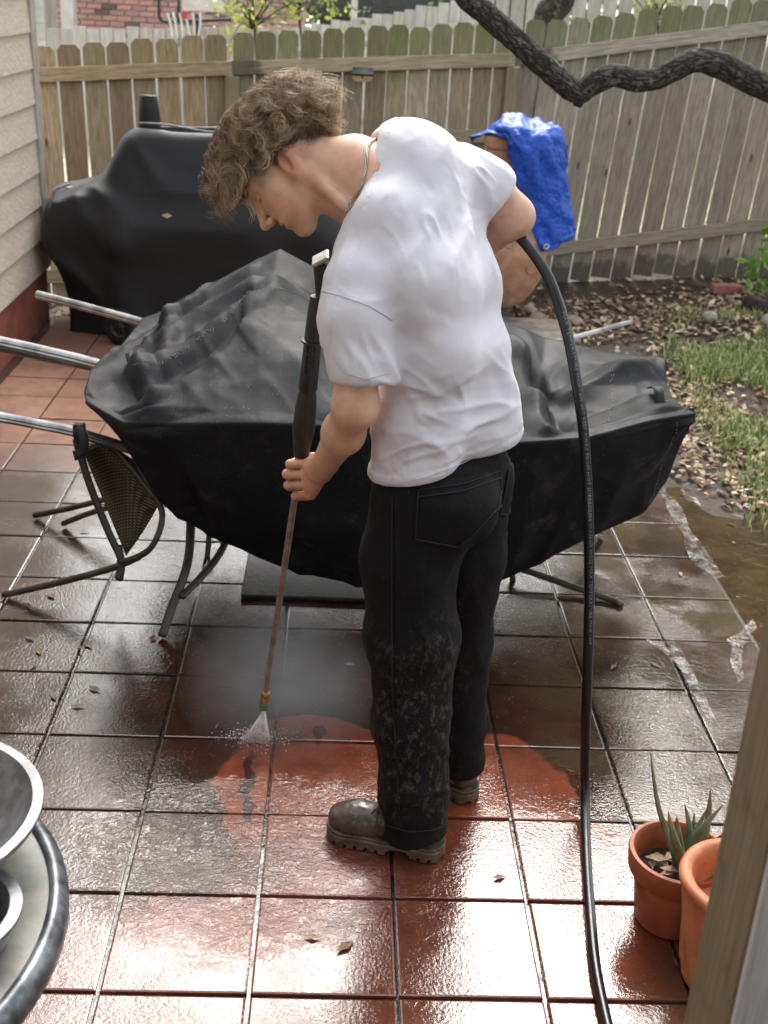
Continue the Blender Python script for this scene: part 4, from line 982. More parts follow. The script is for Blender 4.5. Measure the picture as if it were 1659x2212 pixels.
# ---- hair: curled locks
def hair_mat():
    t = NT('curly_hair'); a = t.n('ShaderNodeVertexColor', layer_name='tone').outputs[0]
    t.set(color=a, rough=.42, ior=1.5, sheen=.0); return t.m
M_HAIR = hair_mat()
def build_hair():
    rs = np.random.default_rng(21); Vh = []; Ch = []; Fh = []; base = 0
    cen = np.array([-.022, 0, .040]); rad = np.array([.094, .075, .086])
    NS = 15; K = 3
    clumps = []
    while len(clumps) < 760:
        d = rs.normal(size=3); d /= np.linalg.norm(d); r = cen+d*rad
        a, l, b = r
        top = b > .055 or (a < -.05 and b > -.005)
        if a > .055 and b < .062: continue                       # forehead stays free
        if a > -.005 and b < .030: continue
        if a > .022 and b < .052 and abs(l) > .030: continue                     # temple and ear
        nape = b < -.004
        if nape and (b < -.052 or a > -.030 or abs(l) > .068): continue
        if abs(l) > .045 and b < .012 and a > -.055: continue     # round the ear
        side = sstep(.050, .012, b)*sstep(.02, .055, abs(l))*sstep(-.085, -.05, a)
        L = (.080-.056*side)*rs.uniform(.8, 1.2)
        if a > .02: L *= 1.05
        if a < -.07 and b < .03: L = .050*rs.uniform(.8, 1.25)
        n = d/rad; n /= np.linalg.norm(n)
        fl = np.array([0, 0, -1.])*.45 + np.array([1., 0, 0])*(1.05*sstep(-.03, .05, a)) + np.array([-1., 0, -.3])*(.9*sstep(-.03, -.09, a)) + np.array([0, np.sign(l), -.4])*.35*abs(l)/.07
        if nape: L = .030*rs.uniform(.8, 1.2); fl = np.array([-.75, 0, -.35]); side = .55
        clumps.append((r, n, fl, L, side, rs.uniform(0, 6.28), rs.choice([-1, 1]), rs.uniform(1.3, 2.3), rs.uniform(.011, .019)*(1-.75*side), rs.uniform(0, 1)))
    for (r, n, fl, L, side, ph, sg, turns, cr, shade) in clumps:
        m = 21 if side < .5 else 24
        R0 = r+rs.normal(size=(m, 3))*.0046*(1+1.4*side); q = (R0-cen)/rad; q /= np.linalg.norm(q, axis=1)[:, None]; R0 = cen+q*rad*.99
        t = np.linspace(0, 1, NS)
        ll = L*rs.uniform(.75, 1.12, m)
        lift = 1.0-.55*side
        base_dir = n*lift
        p = R0[:, None]+ll[:, None, None]*(base_dir*(t-.42*t*t)[None, :, None]*.85+fl*(.55*t**1.8)[None, :, None])
        e1 = np.cross(n, [.3, .5, .8]); e1 /= np.linalg.norm(e1); ax = n+fl*.6; ax /= np.linalg.norm(ax); e1 -= ax*(e1@ax); e1 /= np.linalg.norm(e1); e2 = np.cross(ax, e1)
        phs = ph+rs.normal(0, .22, m)
        ang = phs[:, None]+sg*turns*6.28*(t[None])**1.1
        rr_ = cr*sstep(.02, .5, t)[None]*rs.uniform(.75, 1.2, m)[:, None]
        p = p+rr_[..., None]*(np.cos(ang)[..., None]*e1+np.sin(ang)[..., None]*e2)-cr*.2*np.cos(phs)[:, None, None]*e1
        # stay outside the skull
        q = (p-cen)/(rad*1.015); dq = np.linalg.norm(q, axis=2, keepdims=True); p = cen+(q/np.minimum(dq, 1.0))*rad*1.015
        w = HO+p @ HAX
        Tn = np.gradient(w, axis=1); Tn /= np.linalg.norm(Tn, axis=2, keepdims=True)+1e-9
        a1 = np.cross(Tn, CZ); a1 /= np.linalg.norm(a1, axis=2, keepdims=True)+1e-9; a2 = np.cross(Tn, a1)
        wd_ = (.00064-.0002*side)*(1-.65*t**2)[None, :, None]
        ring = np.stack([w+wd_*(math.cos(2*math.pi*k/K)*a1+math.sin(2*math.pi*k/K)*a2) for k in range(K)], 2)   # m,NS,K,3
        Vh.append(ring.reshape(-1, 3))
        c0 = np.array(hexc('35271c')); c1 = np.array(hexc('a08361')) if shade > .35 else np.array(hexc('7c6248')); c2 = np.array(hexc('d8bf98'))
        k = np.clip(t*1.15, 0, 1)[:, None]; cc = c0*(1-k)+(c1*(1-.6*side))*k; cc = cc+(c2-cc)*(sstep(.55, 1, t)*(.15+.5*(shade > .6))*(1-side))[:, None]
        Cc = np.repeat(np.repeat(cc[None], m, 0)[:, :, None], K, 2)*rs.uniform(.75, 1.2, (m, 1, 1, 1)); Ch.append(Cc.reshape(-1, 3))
        I = base+(np.arange(m)[:, None, None]*NS*K+np.arange(NS-1)[None, :, None]*K+np.arange(K)[None, None]); J = base+(np.arange(m)[:, None, None]*NS*K+np.arange(NS-1)[None, :, None]*K+((np.arange(K)+1) % K)[None, None])
        Fh.append(np.stack([I, J, J+K, I+K], -1).reshape(-1, 4)); base += m*NS*K
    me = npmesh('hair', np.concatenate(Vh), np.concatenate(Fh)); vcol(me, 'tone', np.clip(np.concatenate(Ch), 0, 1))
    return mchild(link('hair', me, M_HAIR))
build_hair()
# dark scalp under the hair
ca = body.data.color_attributes['tone']; tt = np.empty(len(Vb)*4, np.float32); ca.data.foreach_get('color', tt); tt = tt.reshape(-1, 4)
qa, ql, qb = qh[:, 0], np.abs(qh[:, 1]), qh[:, 2]
inr = np.linalg.norm((qh-np.array([-.022, 0, .04]))/np.array([.11, .09, .10]), axis=1) < 1.12
sc = sstep(.058, .070, qb+.25*np.maximum(0, -qa+.02))*1.0
sc = np.maximum(sc, sstep(.006, .030, qb-.10*(qa+.02))*sstep(.055, .035, qa)*sstep(.03, .05, ql))
sc = np.maximum(sc, sstep(-.055, -.078, qa)*sstep(-.045, -.025, qb))
sc = np.clip(sc*inr*sstep(.080, .070, qa), 0, 1)*(1-((ql > .0745) & (qb < .02)))
tt[:, :3] = tt[:, :3]*(1-.8*sc[:, None])+np.array(hexc('4a3626'))*(.8*sc[:, None]); ca.data.foreach_set('color', tt.ravel())
# ---- neck chain
def neck_loop():
    vis = [P(793, 316, y=.63), P(786, 345, y=.60), P(776, 375, y=.585), P(766, 402, y=.58), P(758, 425, y=.585), P(755, 452, y=.60), P(756, 480, y=.64), P(770, 500, y=.70), P(790, 470, y=.76), P(805, 400, y=.78), P(806, 340, y=.72)]
    return catmull(vis+[vis[0]], 10)
M_SILVER = simple('silver_chain', hexc('c8c6c2'), hexc('9a9690'), 60, .25, metal=1.0)
lp = neck_loop()
hn = lambda p: float(headneck(np.asarray(p)[None])[0])
lp2 = []
for p in lp:
    for _ in range(6):
        d_ = hn(p)
        if abs(d_-.0035) < .0006 or d_ > .03: break
        g = np.array([hn(p+np.eye(3)[i]*.002)-d_ for i in range(3)])/.002; p = p-g/(np.linalg.norm(g)+1e-9)*(d_-.0035)
    lp2.append(p)
mbc = MB()
for k in range(len(lp2)-1):
    a, b = lp2[k], lp2[k+1]; n_ = max(1, int(np.linalg.norm(b-a)/.004))
    for j in range(n_):
        c = a+(b-a)*(j+.5)/n_; d = (b-a)/np.linalg.norm(b-a)*.0032; s_ = CX*.0012*(1 if (k+j) % 2 else -1)
        mbc.tube([c-d+s_, c+s_*1.6, c+d-s_], .0014, 5)
mchild(tag(mbc.build('necklace', M_SILVER, None, True), kind='stuff'))
# ---- boots
def leather():
    t = NT('muddy_boot_leather'); v = t.obj(rnd=False)
    f = t.noise(v, 18, 5, .65); c = t.mix(t.ramp(f, .38, .62), hexc('37302c'), hexc('51473d')); sp = t.ramp(t.vor(v, 160), .16, .08); c = t.mix(t.math('MULTIPLY', sp, .6), c, hexc('a08e76'))
    t.set(color=c, rough=t.ramp(f, .35, .65, .22, .5), coat=.3, coatr=.15, normal=t.bump(t.noise(v, 70, 4), .3, .003)); return t.m
M_BOOT = leather()
M_SOLE = simple('muddy_rubber_sole', hexc('665a4a'), hexc('463c31'), 25, .45, .4, .004)
M_LACE = simple('muddy_lace', hexc('6d6252'), hexc('4a4136'), 60, .8)
def out2(p):
    x, y = p[:, 0], p[:, 1]
    def s2(a, ra, b, rb):
        a = np.array(a); b = np.array(b); ab = b-a; q = p[:, :2]-a; t = np.clip(q @ ab/(ab @ ab), 0, 1); return np.sqrt(((q-t[:, None]*ab)**2).sum(1))-(ra+(rb-ra)*t)
    return smin(s2((.044, 0), .041, (.15, -.004), .038), s2((.16, -.003), .044, (.248, -.004), .053), .03)
def sole_sdf(p):
    z = p[:, 2]; d2 = out2(p)
    d = np.maximum(d2, np.abs(z-.020)-.020)
    d = np.maximum(d, -np.maximum(np.abs(p[:, 0]-.113)-.022, z-.014))          # gap before the heel
    ln = np.abs(((p[:, 0]+.004) % .026)-.013)-.0035
    d = np.maximum(d, -np.maximum(np.maximum(ln, z-.009), -(d2+.012)))          # lug notches
    d = np.maximum(d, -np.maximum(np.abs(d2+.0005)-.0022, np.abs(z-.031)-.0018))   # welt groove
    return d
def upper_sdf(p):
    d = ell(p, (.236, -.004, .052), (.062, .049, .042))
    d = smin(d, seg(p, (.21, -.003, .058), (.13, -.002, .078), .040, .042), .03)
    d = smin(d, seg(p, (.13, 0, .075), (.066, 0, .11), .040, .038), .03)
    d = smin(d, seg(p, (.058, 0, .06), (.062, 0, .15), .042, .034), .03)
    d = smin(d, ell(p, (.135, 0, .115), (.035, .026, .04)), .02)
    d = smax(d, out2(p)+.002, .006)
    return np.maximum(d, .036-p[:, 2])
Vu, Fu = nets(upper_sdf, (-.02, -.08, .02), (.32, .08, .28), .0034); Nu_ = vnormals(Vu, Fu); Vu = lap(Vu+Nu_*(.0022*nz(Vu, 40, 3))[:, None]-Nu_*(.003*np.exp(-((Vu[:, 0]-.165-.25*(Vu[:, 2]-.06))/.004)**2))[:, None], Fu, 1, .3)
Vs, Fs = nets(sole_sdf, (-.02, -.08, -.02), (.33, .08, .06), .0026)
me_u = npmesh('boot', Vu, Fu); me_s = npmesh('sole', Vs, Fs); me_u.materials.append(M_BOOT); me_s.materials.append(M_SOLE)
def boot(heel, toe):
    d = toe-heel; ang = math.atan2(d[1], d[0]); k = 1.0
    o = link('boot', me_u, None, man); o.location = Vector((heel[0], heel[1], .003))-man.location; o.rotation_euler = (0, 0, ang)
    s_ = link('sole', me_s, None, o)
    for j, z in enumerate((.118, .132)):
        l_ = MB().tube(catmull([(.150-.01*j, .026, z-.022), (.165-.012*j, .012, z), (.168-.012*j, 0, z+.004), (.163-.012*j, -.014, z-.002), (.150-.01*j, -.026, z-.020)], 4), .0022, 6).tube(catmull([(.166-.012*j, .004, z+.003), (.176-.012*j, .016, z-.006), (.186-.01*j, .020, z-.022)], 4), .002, 6).build('lace', M_LACE, o, True); tag(l_, kind='stuff')
    return o
hl = np.array([.132, .452, 0]); boot(hl, np.array([-.164, .538, 0]))
hr = G(1022, 1740); boot(np.array([hr[0], hr[1], 0]), np.array([hr[0]-.16, hr[1]+.25, 0]))
# ================================================================== PRESSURE WASHER
M_BLKP = simple('black_plastic', hexc('1d1d1f'), hexc('28282a'), 30, .42, .1, .002)
M_FOAMG = simple('black_foam_grip', hexc('26241f'), hexc('1c1a17'), 40, .6, .3, .003, bscale=18)
M_STEEL = simple('dull_steel', hexc('b0aca6'), hexc('8f8a83'), 30, .32, metal=.6)
M_BRASS = simple('brass', hexc('c29a4a'), hexc('9b7430'), 30, .3, metal=.9)
M_GREEN = simple('green_plastic', hexc('3f8f35'), hexc('347a2c'), 30, .4)
gun = empty('pressure_washer_wand', tuple(lance_pt(1030)), 'black pressure washer gun with long steel lance held by the man over the pavers', 'pressure washer')
def gchild(o, par=None):
    o.parent = par or gun
    if par is None: o.matrix_parent_inverse = Matrix.Translation(-gun.location)
    return o
def lt(v, rpx): p = lance_pt(v); return p, RP(rpx, p)
def ltube(name, spec, mat, n=14):
    pr = [lt(v, r) for v, r in spec]; o = MB().tube([a for a, _ in pr], [b for _, b in pr], n).build(name, mat, None, True); autosmooth(o, 50); return gchild(o)
ltube('lance', [(975, 7.2), (1100, 7.2), (1300, 7), (1497, 6.6)], M_STEEL)
ltube('foam_grip', [(842, 17), (850, 20), (880, 23), (930, 24.5), (965, 19), (985, 16)], M_FOAMG, 18)
gb_ = ltube('gun_body', [(640, 15), (660, 18), (720, 19), (800, 20), (838, 20.5), (846, 17)], M_BLKP, 18)
ltube('collar', [(733, 19), (735, 26), (739, 26), (741, 19)], M_BLKP, 18)
ltube('brass_fitting', [(984, 9), (986, 12), (998, 12), (1000, 8)], M_BRASS, 6)
nz_ = ltube('brass_nozzle', [(1493, 7), (1495, 10.5), (1503, 10.5), (1505, 8.5), (1509, 11), (1517, 11), (1519, 8)], M_BRASS, 8)
ltube('nozzle_tip', [(1518, 9.5), (1522, 11), (1530, 11), (1533, 7)], M_GREEN, 12)
vb = MB()
for s_ in (-1, 1):
    for k in range(3):
        a = lance_pt(748+k*22); b = lance_pt(766+k*22); off = -CZ*RP(19.2, a)+CX*RP(7*s_, a); vb.tube([a+off, b+off], RP(2.2, a), 6)
vo = gchild(tag(vb.build('vent_slots', simple('dark_slot', hexc('060606'), None, 10, .9), None), kind='stuff'))
hd = MB().box((0, 0, 0), (.032, .05, .10), bev=.006).build('gun_handle', M_BLKP); hd.location = tuple(P(697, 612, y=.705)-np.array(gun.location)); hd.rotation_euler = (R_(8), R_(-6), 0); hd.parent = gun
cap_ = MB().box((0, 0, 0), (.040, .055, .010), bev=.003).build('steel_cap', M_STEEL, hd); cap_.location = (0, 0, .055); cap_.rotation_euler = (0, R_(-24), 0)
tg = MB().tube(catmull([lance_pt(640)+CX*.03, P(745, 600, y=.78), P(770, 560, y=.84), P(790, 555, y=.88)], 5), .017, 10).build('trigger_grip', M_BLKP, None, True); gchild(tg)
# ---- hose
M_HOSE = simple('black_rubber_hose', hexc('131315'), hexc('1c1c1f'), 40, .3, .05, .001)
HP = [P(800, 560, y=.90), P(900, 500, y=.95), P(1000, 468, y=.93), P(1062, 478, y=.90), P(1105, 496, y=.87), P(1150, 545, y=.83), P(1190, 612, y=.79), P(1225, 720, y=.75), P(1246, 830, y=.72), P(1262, 950, y=.70), P(1272, 1150, y=.67), P(1272, 1350, y=.65), P(1266, 1550, y=.64), P(1264, 1640, y=.655), G(1264, 1715, .055), G(1265, 1790, .022), G(1268, 1870, .013), G(1274, 1960, .0125), G(1286, 2085, .0125), G(1311, 2212, .0125), G(1345, 2330, .0125), G(1420, 2500, .0125)]
hpts = catmull(HP, 10)
hose = MB().tube(hpts, .0124, 14).build('pressure_hose', M_HOSE, None, True); tag(hose, 'thick black rubber hose with white print looping from the wand to the floor', 'hose')
def hose_text(txt, i0, size=.0085):
    cu = bpy.data.curves.new('print', 'FONT'); cu.body = txt; cu.size = size*1.35; cu.align_x = 'LEFT'; cu.align_y = 'CENTER'; cu.resolution_u = 1
    ob = bpy.data.objects.new('tmp', cu); COL.objects.link(ob); bpy.context.view_layer.update()
    me = bpy.data.meshes.new_from_object(ob.evaluated_get(bpy.context.evaluated_depsgraph_get())); bpy.data.objects.remove(ob)
    hp = np.array(hpts); sl_ = np.concatenate([[0], np.cumsum(np.linalg.norm(np.diff(hp, axis=0), axis=1))])
    n = len(me.vertices); co = np.empty(n*3, np.float32); me.vertices.foreach_get('co', co); co = co.reshape(-1, 3)
    s_ = sl_[i0]+co[:, 0]*1.3; pts = np.stack([np.interp(s_, sl_, hp[:, k]) for k in range(3)], 1); nxt = np.stack([np.interp(s_+.004, sl_, hp[:, k]) for k in range(3)], 1)
    T_ = nxt-pts; T_ /= np.linalg.norm(T_, axis=1)[:, None]; side_ = np.cross(T_, CZ); side_ /= np.linalg.norm(side_, axis=1)[:, None]; out = np.cross(side_, T_); out *= np.sign(-(out @ CZ))[:, None]
    th = co[:, 1]/.0124+.12; w = pts+.0127*(np.sin(th)[:, None]*-side_*np.sign((side_ @ CX))[:, None]*-1+np.cos(th)[:, None]*out)
    me.vertices.foreach_set('co', w.astype(np.float32).ravel()); me.update()
    o = link('printed_text', me, M_PRINT, hose); return tag(o, kind='stuff')
M_PRINT = simple('white_print', hexc('8b8f96'), hexc('6c7077'), 60, .6)
hose_text('4000 PSI', 33); hose_text('MAX TEMPERATURE MAX 140F 60C KEEP AWAY FROM HOT SURFACES', 66); hose_text('PRESSURE WASHER HOSE MAX TEMPERATURE MAX 140F', 96)
# ---- spray
def spray_mat(name, col, a0, a1, sc):
    t = NT(name); v = t.obj(rnd=False); f = t.noise(v, sc, 4, .7); t.set(color=col, rough=.5, alpha=t.ramp(f, a0, a1)); return t.m
M_JET = spray_mat('water_jet', (.95, .96, .97), .15, .55, 60)
tip = lance_pt(1534); A = G(532, 1596, .002); B = G(580, 1600, .002)
V = []; F = []; base = 0
rs = np.random.default_rng(5)
mj = MB()
for k in range(90):
    s_ = rs.uniform(0, 1); e = A+(B-A)*s_+np.array([0, rs.uniform(-.012, .012), 0]); mid = tip+(e-tip)*.55+rs.normal(size=3)*.001
    mj.tube([tip+rs.normal(size=3)*.0012, mid, e], [.0012, .0035, .006], 6)
jet = tag(mj.build('water_jet', M_JET, None, True), 'white fan of water shooting from the wand nozzle onto the pavers', 'water', kind='stuff')
def droplets(name, pts, rads, mat):
    bm = bmesh.new(); bmesh.ops.create_icosphere(bm, subdivisions=1, radius=1); bv = np.array([v.co for v in bm.verts]); bf = np.array([[v.index for v in f.verts] for f in bm.faces]); bm.free()
    V = (np.asarray(pts)[:, None]+bv[None]*np.asarray(rads)[:, None, None]).reshape(-1, 3); F = (np.arange(len(pts))[:, None, None]*len(bv)+bf[None]).reshape(-1, 3)
    return tag(link(name, npmesh(name, V, F), mat), kind='stuff')
M_DROP = simple('white_droplets', (.8, .82, .85), (.7, .72, .75), 10, .15)
n = 520; c = (A+B)/2; th = rs.uniform(0, 2*math.pi, n); rd = np.abs(rs.normal(0, .042, n))+.006
pts = np.stack([c[0]-.015+rd*np.cos(th)*1.2, c[1]+rd*np.sin(th)*.7, .004+np.abs(rs.normal(0, .014, n))*np.exp(-rd*5)], 1)
droplets('spray_droplets', pts, rs.uniform(.0006, .0020, n), M_DROP)
n = 260; th = rs.normal(.5, .35, n); rd = rs.uniform(.02, .12, n)
pts = np.stack([c[0]+.03+rd*np.cos(th), c[1]+.01+rd*np.sin(th)*.4, .004+rd*rs.uniform(.05, .42, n)], 1)
droplets('mud_splash', pts, rs.uniform(.0008, .0024, n), simple('mud_drops', hexc('8d7c66'), hexc('6d5d49'), 20, .3))
vt = bpy.data.materials.new('spray_mist'); vt.use_nodes = True; nt = vt.node_tree; nt.nodes.clear()
out = nt.nodes.new('ShaderNodeOutputMaterial'); pv = nt.nodes.new('ShaderNodeVolumePrincipled'); nt.links.new(pv.outputs[0], out.inputs['Volume']); pv.inputs['Color'].default_value = (.95, .95, .95, 1)
tc = nt.nodes.new('ShaderNodeTexCoord'); gr = nt.nodes.new('ShaderNodeTexGradient'); gr.gradient_type = 'SPHERICAL'; nt.links.new(tc.outputs['Object'], gr.inputs[0])
no = nt.nodes.new('ShaderNodeTexNoise'); no.inputs['Scale'].default_value = 3; nt.links.new(tc.outputs['Object'], no.inputs[0])
mm = nt.nodes.new('ShaderNodeMath'); mm.operation = 'MULTIPLY'; nt.links.new(gr.outputs[1], mm.inputs[0]); nt.links.new(no.outputs[0], mm.inputs[1])
m2 = nt.nodes.new('ShaderNodeMath'); m2.operation = 'MULTIPLY'; nt.links.new(mm.outputs[0], m2.inputs[0]); m2.inputs[1].default_value = 4.6; nt.links.new(m2.outputs[0], pv.inputs['Density'])
bm = bmesh.new(); bmesh.ops.create_uvsphere(bm, u_segments=16, v_segments=10, radius=1); me = bpy.data.meshes.new('mist'); bm.to_mesh(me); bm.free(); me.materials.append(vt)
mist = link('mist', me); mist.location = tuple(c+np.array([.06, .08, .13])); mist.scale = (.30, .26, .24); tag(mist, kind='stuff')
# ================================================================== COVERED GRILL
def grill():
    # rings: (v, u left, u right, y front, y back); a rounded rectangle at each level
    RG = [(286, 300, 600, 5.05, 5.30), (274, 300, 600, 5.02, 5.33), (290, 274, 640, 4.95, 5.45), (330, 250, 665, 4.90, 5.52), (372, 226, 690, 4.86, 5.56), (392, 190, 715, 4.84, 5.58), (404, 140, 735, 4.83, 5.58), (418, 115, 748, 4.82, 5.58), (450, 109, 757, 4.80, 5.58), (480, 114, 757, 4.80, 5.58), (530, 136, 752, 4.82, 5.57), (575, 153, 750, 4.83, 5.56), (620, 164, 748, 4.84, 5.55), (695, 166, 745, 4.85, 5.54), (728, 168, 745, 4.86, 5.54)]
    n = 96; rings = []
    for v, ul, ur, yf, yb in RG:
        ym = (yf+yb)/2; A = P(ul, v, y=ym); B = P(ur, v, y=ym); z = A[2]; x0, x1 = A[0], B[0]; cx, hx, hy = (x0+x1)/2, (x1-x0)/2, (yb-yf)/2
        r = []
        for k in range(n):
            th = 2*math.pi*k/n; c_, s_ = math.cos(th), math.sin(th); e = .42
            r.append((cx+hx*abs(c_)**e*np.sign(c_), ym+hy*abs(s_)**e*np.sign(s_), z))
        rings.append(r)
    A = np.array(rings); R = np.array([catmull(A[:, k], 6) for k in range(n)]).transpose(1, 0, 2)
    m = R.shape[0]; V = R.reshape(-1, 3).copy()
    N = np.zeros_like(R); du = np.roll(R, -1, 1)-np.roll(R, 1, 1); dv = np.gradient(R, axis=0); N = np.cross(du, dv); N /= np.linalg.norm(N, axis=2)[..., None]+1e-9
    ctr = R.mean(axis=(0, 1)); sg = np.sign(((R-ctr)*N).sum(2).mean()); N *= sg
    lev = np.linspace(0, 1, m)[:, None]; q_ = np.stack([R[..., 0]*5, R[..., 1]*3, R[..., 2]*1.1], -1)
    vert = (1-np.abs(2*((R[..., 0]*1.9+.35*vnoise(q_)) % 1)-1))**2
    D = sstep(.42, .7, lev)*(.055*(vert-.3))+.012*fbm(q_, 3)+sstep(.12, .25, lev)*.030*(np.clip(1-1.8*np.abs(vnoise(np.stack([R[..., 0]*3.2+R[..., 2]*2.6, R[..., 1]*2, R[..., 2]*1.2], -1))), 0, 1)**1.6-.3)+sstep(.2, .4, lev)*.018*vnoise(q_*np.array([.6, 1, 2.2])+4)
    R = R+N*D[..., None]
    V = R.reshape(-1, 3); F = []
    I = (np.arange(m-1)[:, None]*n+np.arange(n)[None]).ravel(); J = (np.arange(m-1)[:, None]*n+((np.arange(n)+1) % n)[None]).ravel()
    F = np.stack([I, J, J+n, I+n], 1)
    g = empty('covered_grill', (float(ctr[0]), float(ctr[1]), 0), 'large grill under a black fabric cover against the fence by the house corner', 'grill')
    def gc(o): o.parent = g; o.matrix_parent_inverse = Matrix.Translation(-g.location); return o
    Vc = np.concatenate([V, [R[0].mean(0)]]); Fl = [tuple(f) for f in F]+[(k, len(V), (k+1) % n) for k in range(n)]
    o = gc(link('fabric_cover', npmesh('fabric_cover', Vc, Fl), M_FAB))
    # chimney sleeve
    b0 = P(324, 275, y=5.2); t0 = P(321, 206, y=5.2); hw0, hw1 = RP(25, b0), RP(20, t0); V = []
    for (c, h, tw_) in ((b0, hw0, 0), ((b0*.5+t0*.5), hw0*.92, .1), (t0, hw1, .15)):
        for k in range(12):
            th = 2*math.pi*k/12; V.append(c+np.array([h*math.cos(th)*(1.05 if k % 3 else .9), h*.8*math.sin(th), 0]))
    F = [(i*12+k, i*12+(k+1) % 12, (i+1)*12+(k+1) % 12, (i+1)*12+k) for i in range(2) for k in range(12)]+[tuple(24+k for k in range(12))]
    gc(MB().add(V, F).build('chimney_cover', M_FAB, None, True))
    # pale piping along the lid edge and the shelf end
    k0 = [k for k in range(n) if abs(R[12, k, 0]-R[12, :, 0].min()) < 1e-6][0]
    pip = [P(300, 266, y=5.02), P(345, 268, y=5.0), P(400, 276, y=5.0), P(445, 284, y=5.0), P(520, 290, y=5.0)]
    gc(MB().tube(catmull(pip, 6), .006, 6).build('piping', M_PIPE, None, True))
    gc(MB().tube(catmull([P(150, 398, y=5.0), P(122, 408, y=4.95), P(111, 428, y=4.93), P(108, 458, y=4.93)], 6), .008, 6).build('piping', M_PIPE, None, True))
    # wheel
    w = G(262, 745, 0); w = np.array([w[0], w[1], 0.105])
    wh = gc(empty('wheel', tuple(w))); wh.matrix_parent_inverse = Matrix.Translation(-g.location)
    ang = R_(62)
    mw = MB().lathe([(.064, -.024), (.086, -.026), (.100, -.018), (.104, 0), (.100, .018), (.086, .026), (.064, .024)], n=32).build('tyre', simple('black_tyre', hexc('1a1a1b'), hexc('232325'), 30, .7), wh, True)
    ml = MB().lathe([(.0, .014), (.018, .016), (.02, .008), (.05, .006), (.056, .018), (.066, .02), (.066, -.02), (.056, -.018), (.05, -.006), (0, -.006)], n=32, fn=lambda th, z, i: 0).build('rim', simple('black_rim', hexc('262628'), hexc('202022'), 30, .4), wh, True)
    for k in range(7):
        sp = MB().box((.034, 0, .008), (.036, .010, .006), bev=.002).build('spoke', M_BLKP, ml); sp.rotation_euler = (0, 0, 2*math.pi*k/7)
    wh.rotation_euler = (R_(90), 0, R_(-20))
def fab():
    t = NT('black_canvas'); v = t.obj(rnd=False); f = t.noise(v, 5, 5, .6)
    c = t.mix(t.ramp(f, .35, .7), hexc('191b1f'), hexc('131518')); d = t.math('MULTIPLY', t.ramp(t.vor(v, 14), .05, .02), .4); c = t.mix(d, c, hexc('6f6a60'))
    t.set(color=c, rough=.58, normal=t.bump(t.noise(v, 16, 4), .25, .008)); return t.m
M_FAB = fab(); M_PIPE = simple('grey_piping', hexc('8f9196'), hexc('6a6c70'), 30, .6)
grill()
# ================================================================== CHIMINEA AND TARP
def clay():
    t = NT('weathered_clay'); v = t.obj(rnd=False); f = t.noise(v, 9, 6, .65, .6)
    c = t.mix(t.ramp(f, .35, .65), hexc('c39a80'), hexc('a87c63')); c = t.mix(t.ramp(t.noise(v, 22, 5, .7), .52, .7, 0, .6), c, hexc('b99a80'))
    t.set(color=c, rough=.8, normal=t.bump(f, .3, .01)); return t.m
M_CLAY = clay()
cb_ = P(1100, 690, y=5.55); CHX, CHY = float(P(1072, 500, y=5.6)[0]), 5.62
zt = P(1070, 292, y=CHY)[2]; rn = RP(37, P(1070, 300, y=CHY)); zb = .02
belly = P(1175, 600, y=CHY); rb_ = belly[0]-CHX
def swirl(th, z, i): return .008*math.sin(th*3+z*9)*math.exp(-((z-.42)/.14)**2)
chm = empty('chiminea', (CHX, CHY, 0), 'brown clay chiminea with tall neck standing behind the man under a blue tarp', 'chiminea')
prof = [(.02, zb+.12), (.14, zb+.10), (rb_*.66, zb+.13), (rb_*.9, .28), (rb_, .42), (rb_*.97, .52), (rb_*.80, .66), (rb_*.58, .76), (rn*1.12, .86), (rn*1.02, .98), (rn, zt-.09), (rn*1.0, zt-.075), (rn*1.13, zt-.065), (rn*1.15, zt-.01), (rn*1.06, zt), (rn*.86, zt-.005), (rn*.82, zt-.2)]
pf = catmull([np.array([a, b, 0]) for a, b in prof], 3)
o = MB().lathe([(p[0], p[1]) for p in pf], n=48, fn=swirl).build('clay_body', M_CLAY, chm, True)
mbp = MB()
for k in range(3):
    a = 2*math.pi*k/3+.5; l_ = MB().tube([(.16*math.cos(a), .16*math.sin(a), .16), (.24*math.cos(a), .24*math.sin(a), -.02)], .012, 8).build('leg', M_BRONZE, chm, True)
for (zz, ph0, rr_) in ((.43, -1.9, .055), (.40, -.9, .06), (.55, -1.4, .045)):
    pts = []
    for k in range(26):
        t_ = k/25; rad_ = rr_*(1-t_*.8); a = t_*9; zc = zz+rad_*math.sin(a); th = ph0+rad_*math.cos(a)/rb_
        rad2 = np.interp(zc, [p[1] for p in pf[6:40]], [p[0] for p in pf[6:40]])+.004; pts.append((rad2*math.cos(th), rad2*math.sin(th), zc))
    MB().tube(pts, .006, 6).build('scroll_relief', M_CLAY, chm, True)
def tarp_mat():
    t = NT('blue_tarp'); v = t.obj(rnd=False); f = t.noise(v, 22, 4, .6); vv = t.vor(v, 26, 'DISTANCE_TO_EDGE')
    t.set(color=t.mix(t.ramp(f, .3, .7), hexc('2463d8'), hexc('1c50bb')), rough=.48, ior=1.5, normal=t.bump(t.math('ADD', t.ramp(vv, 0, .35), f), .32, .012)); return t.m
M_TARP = tarp_mat()
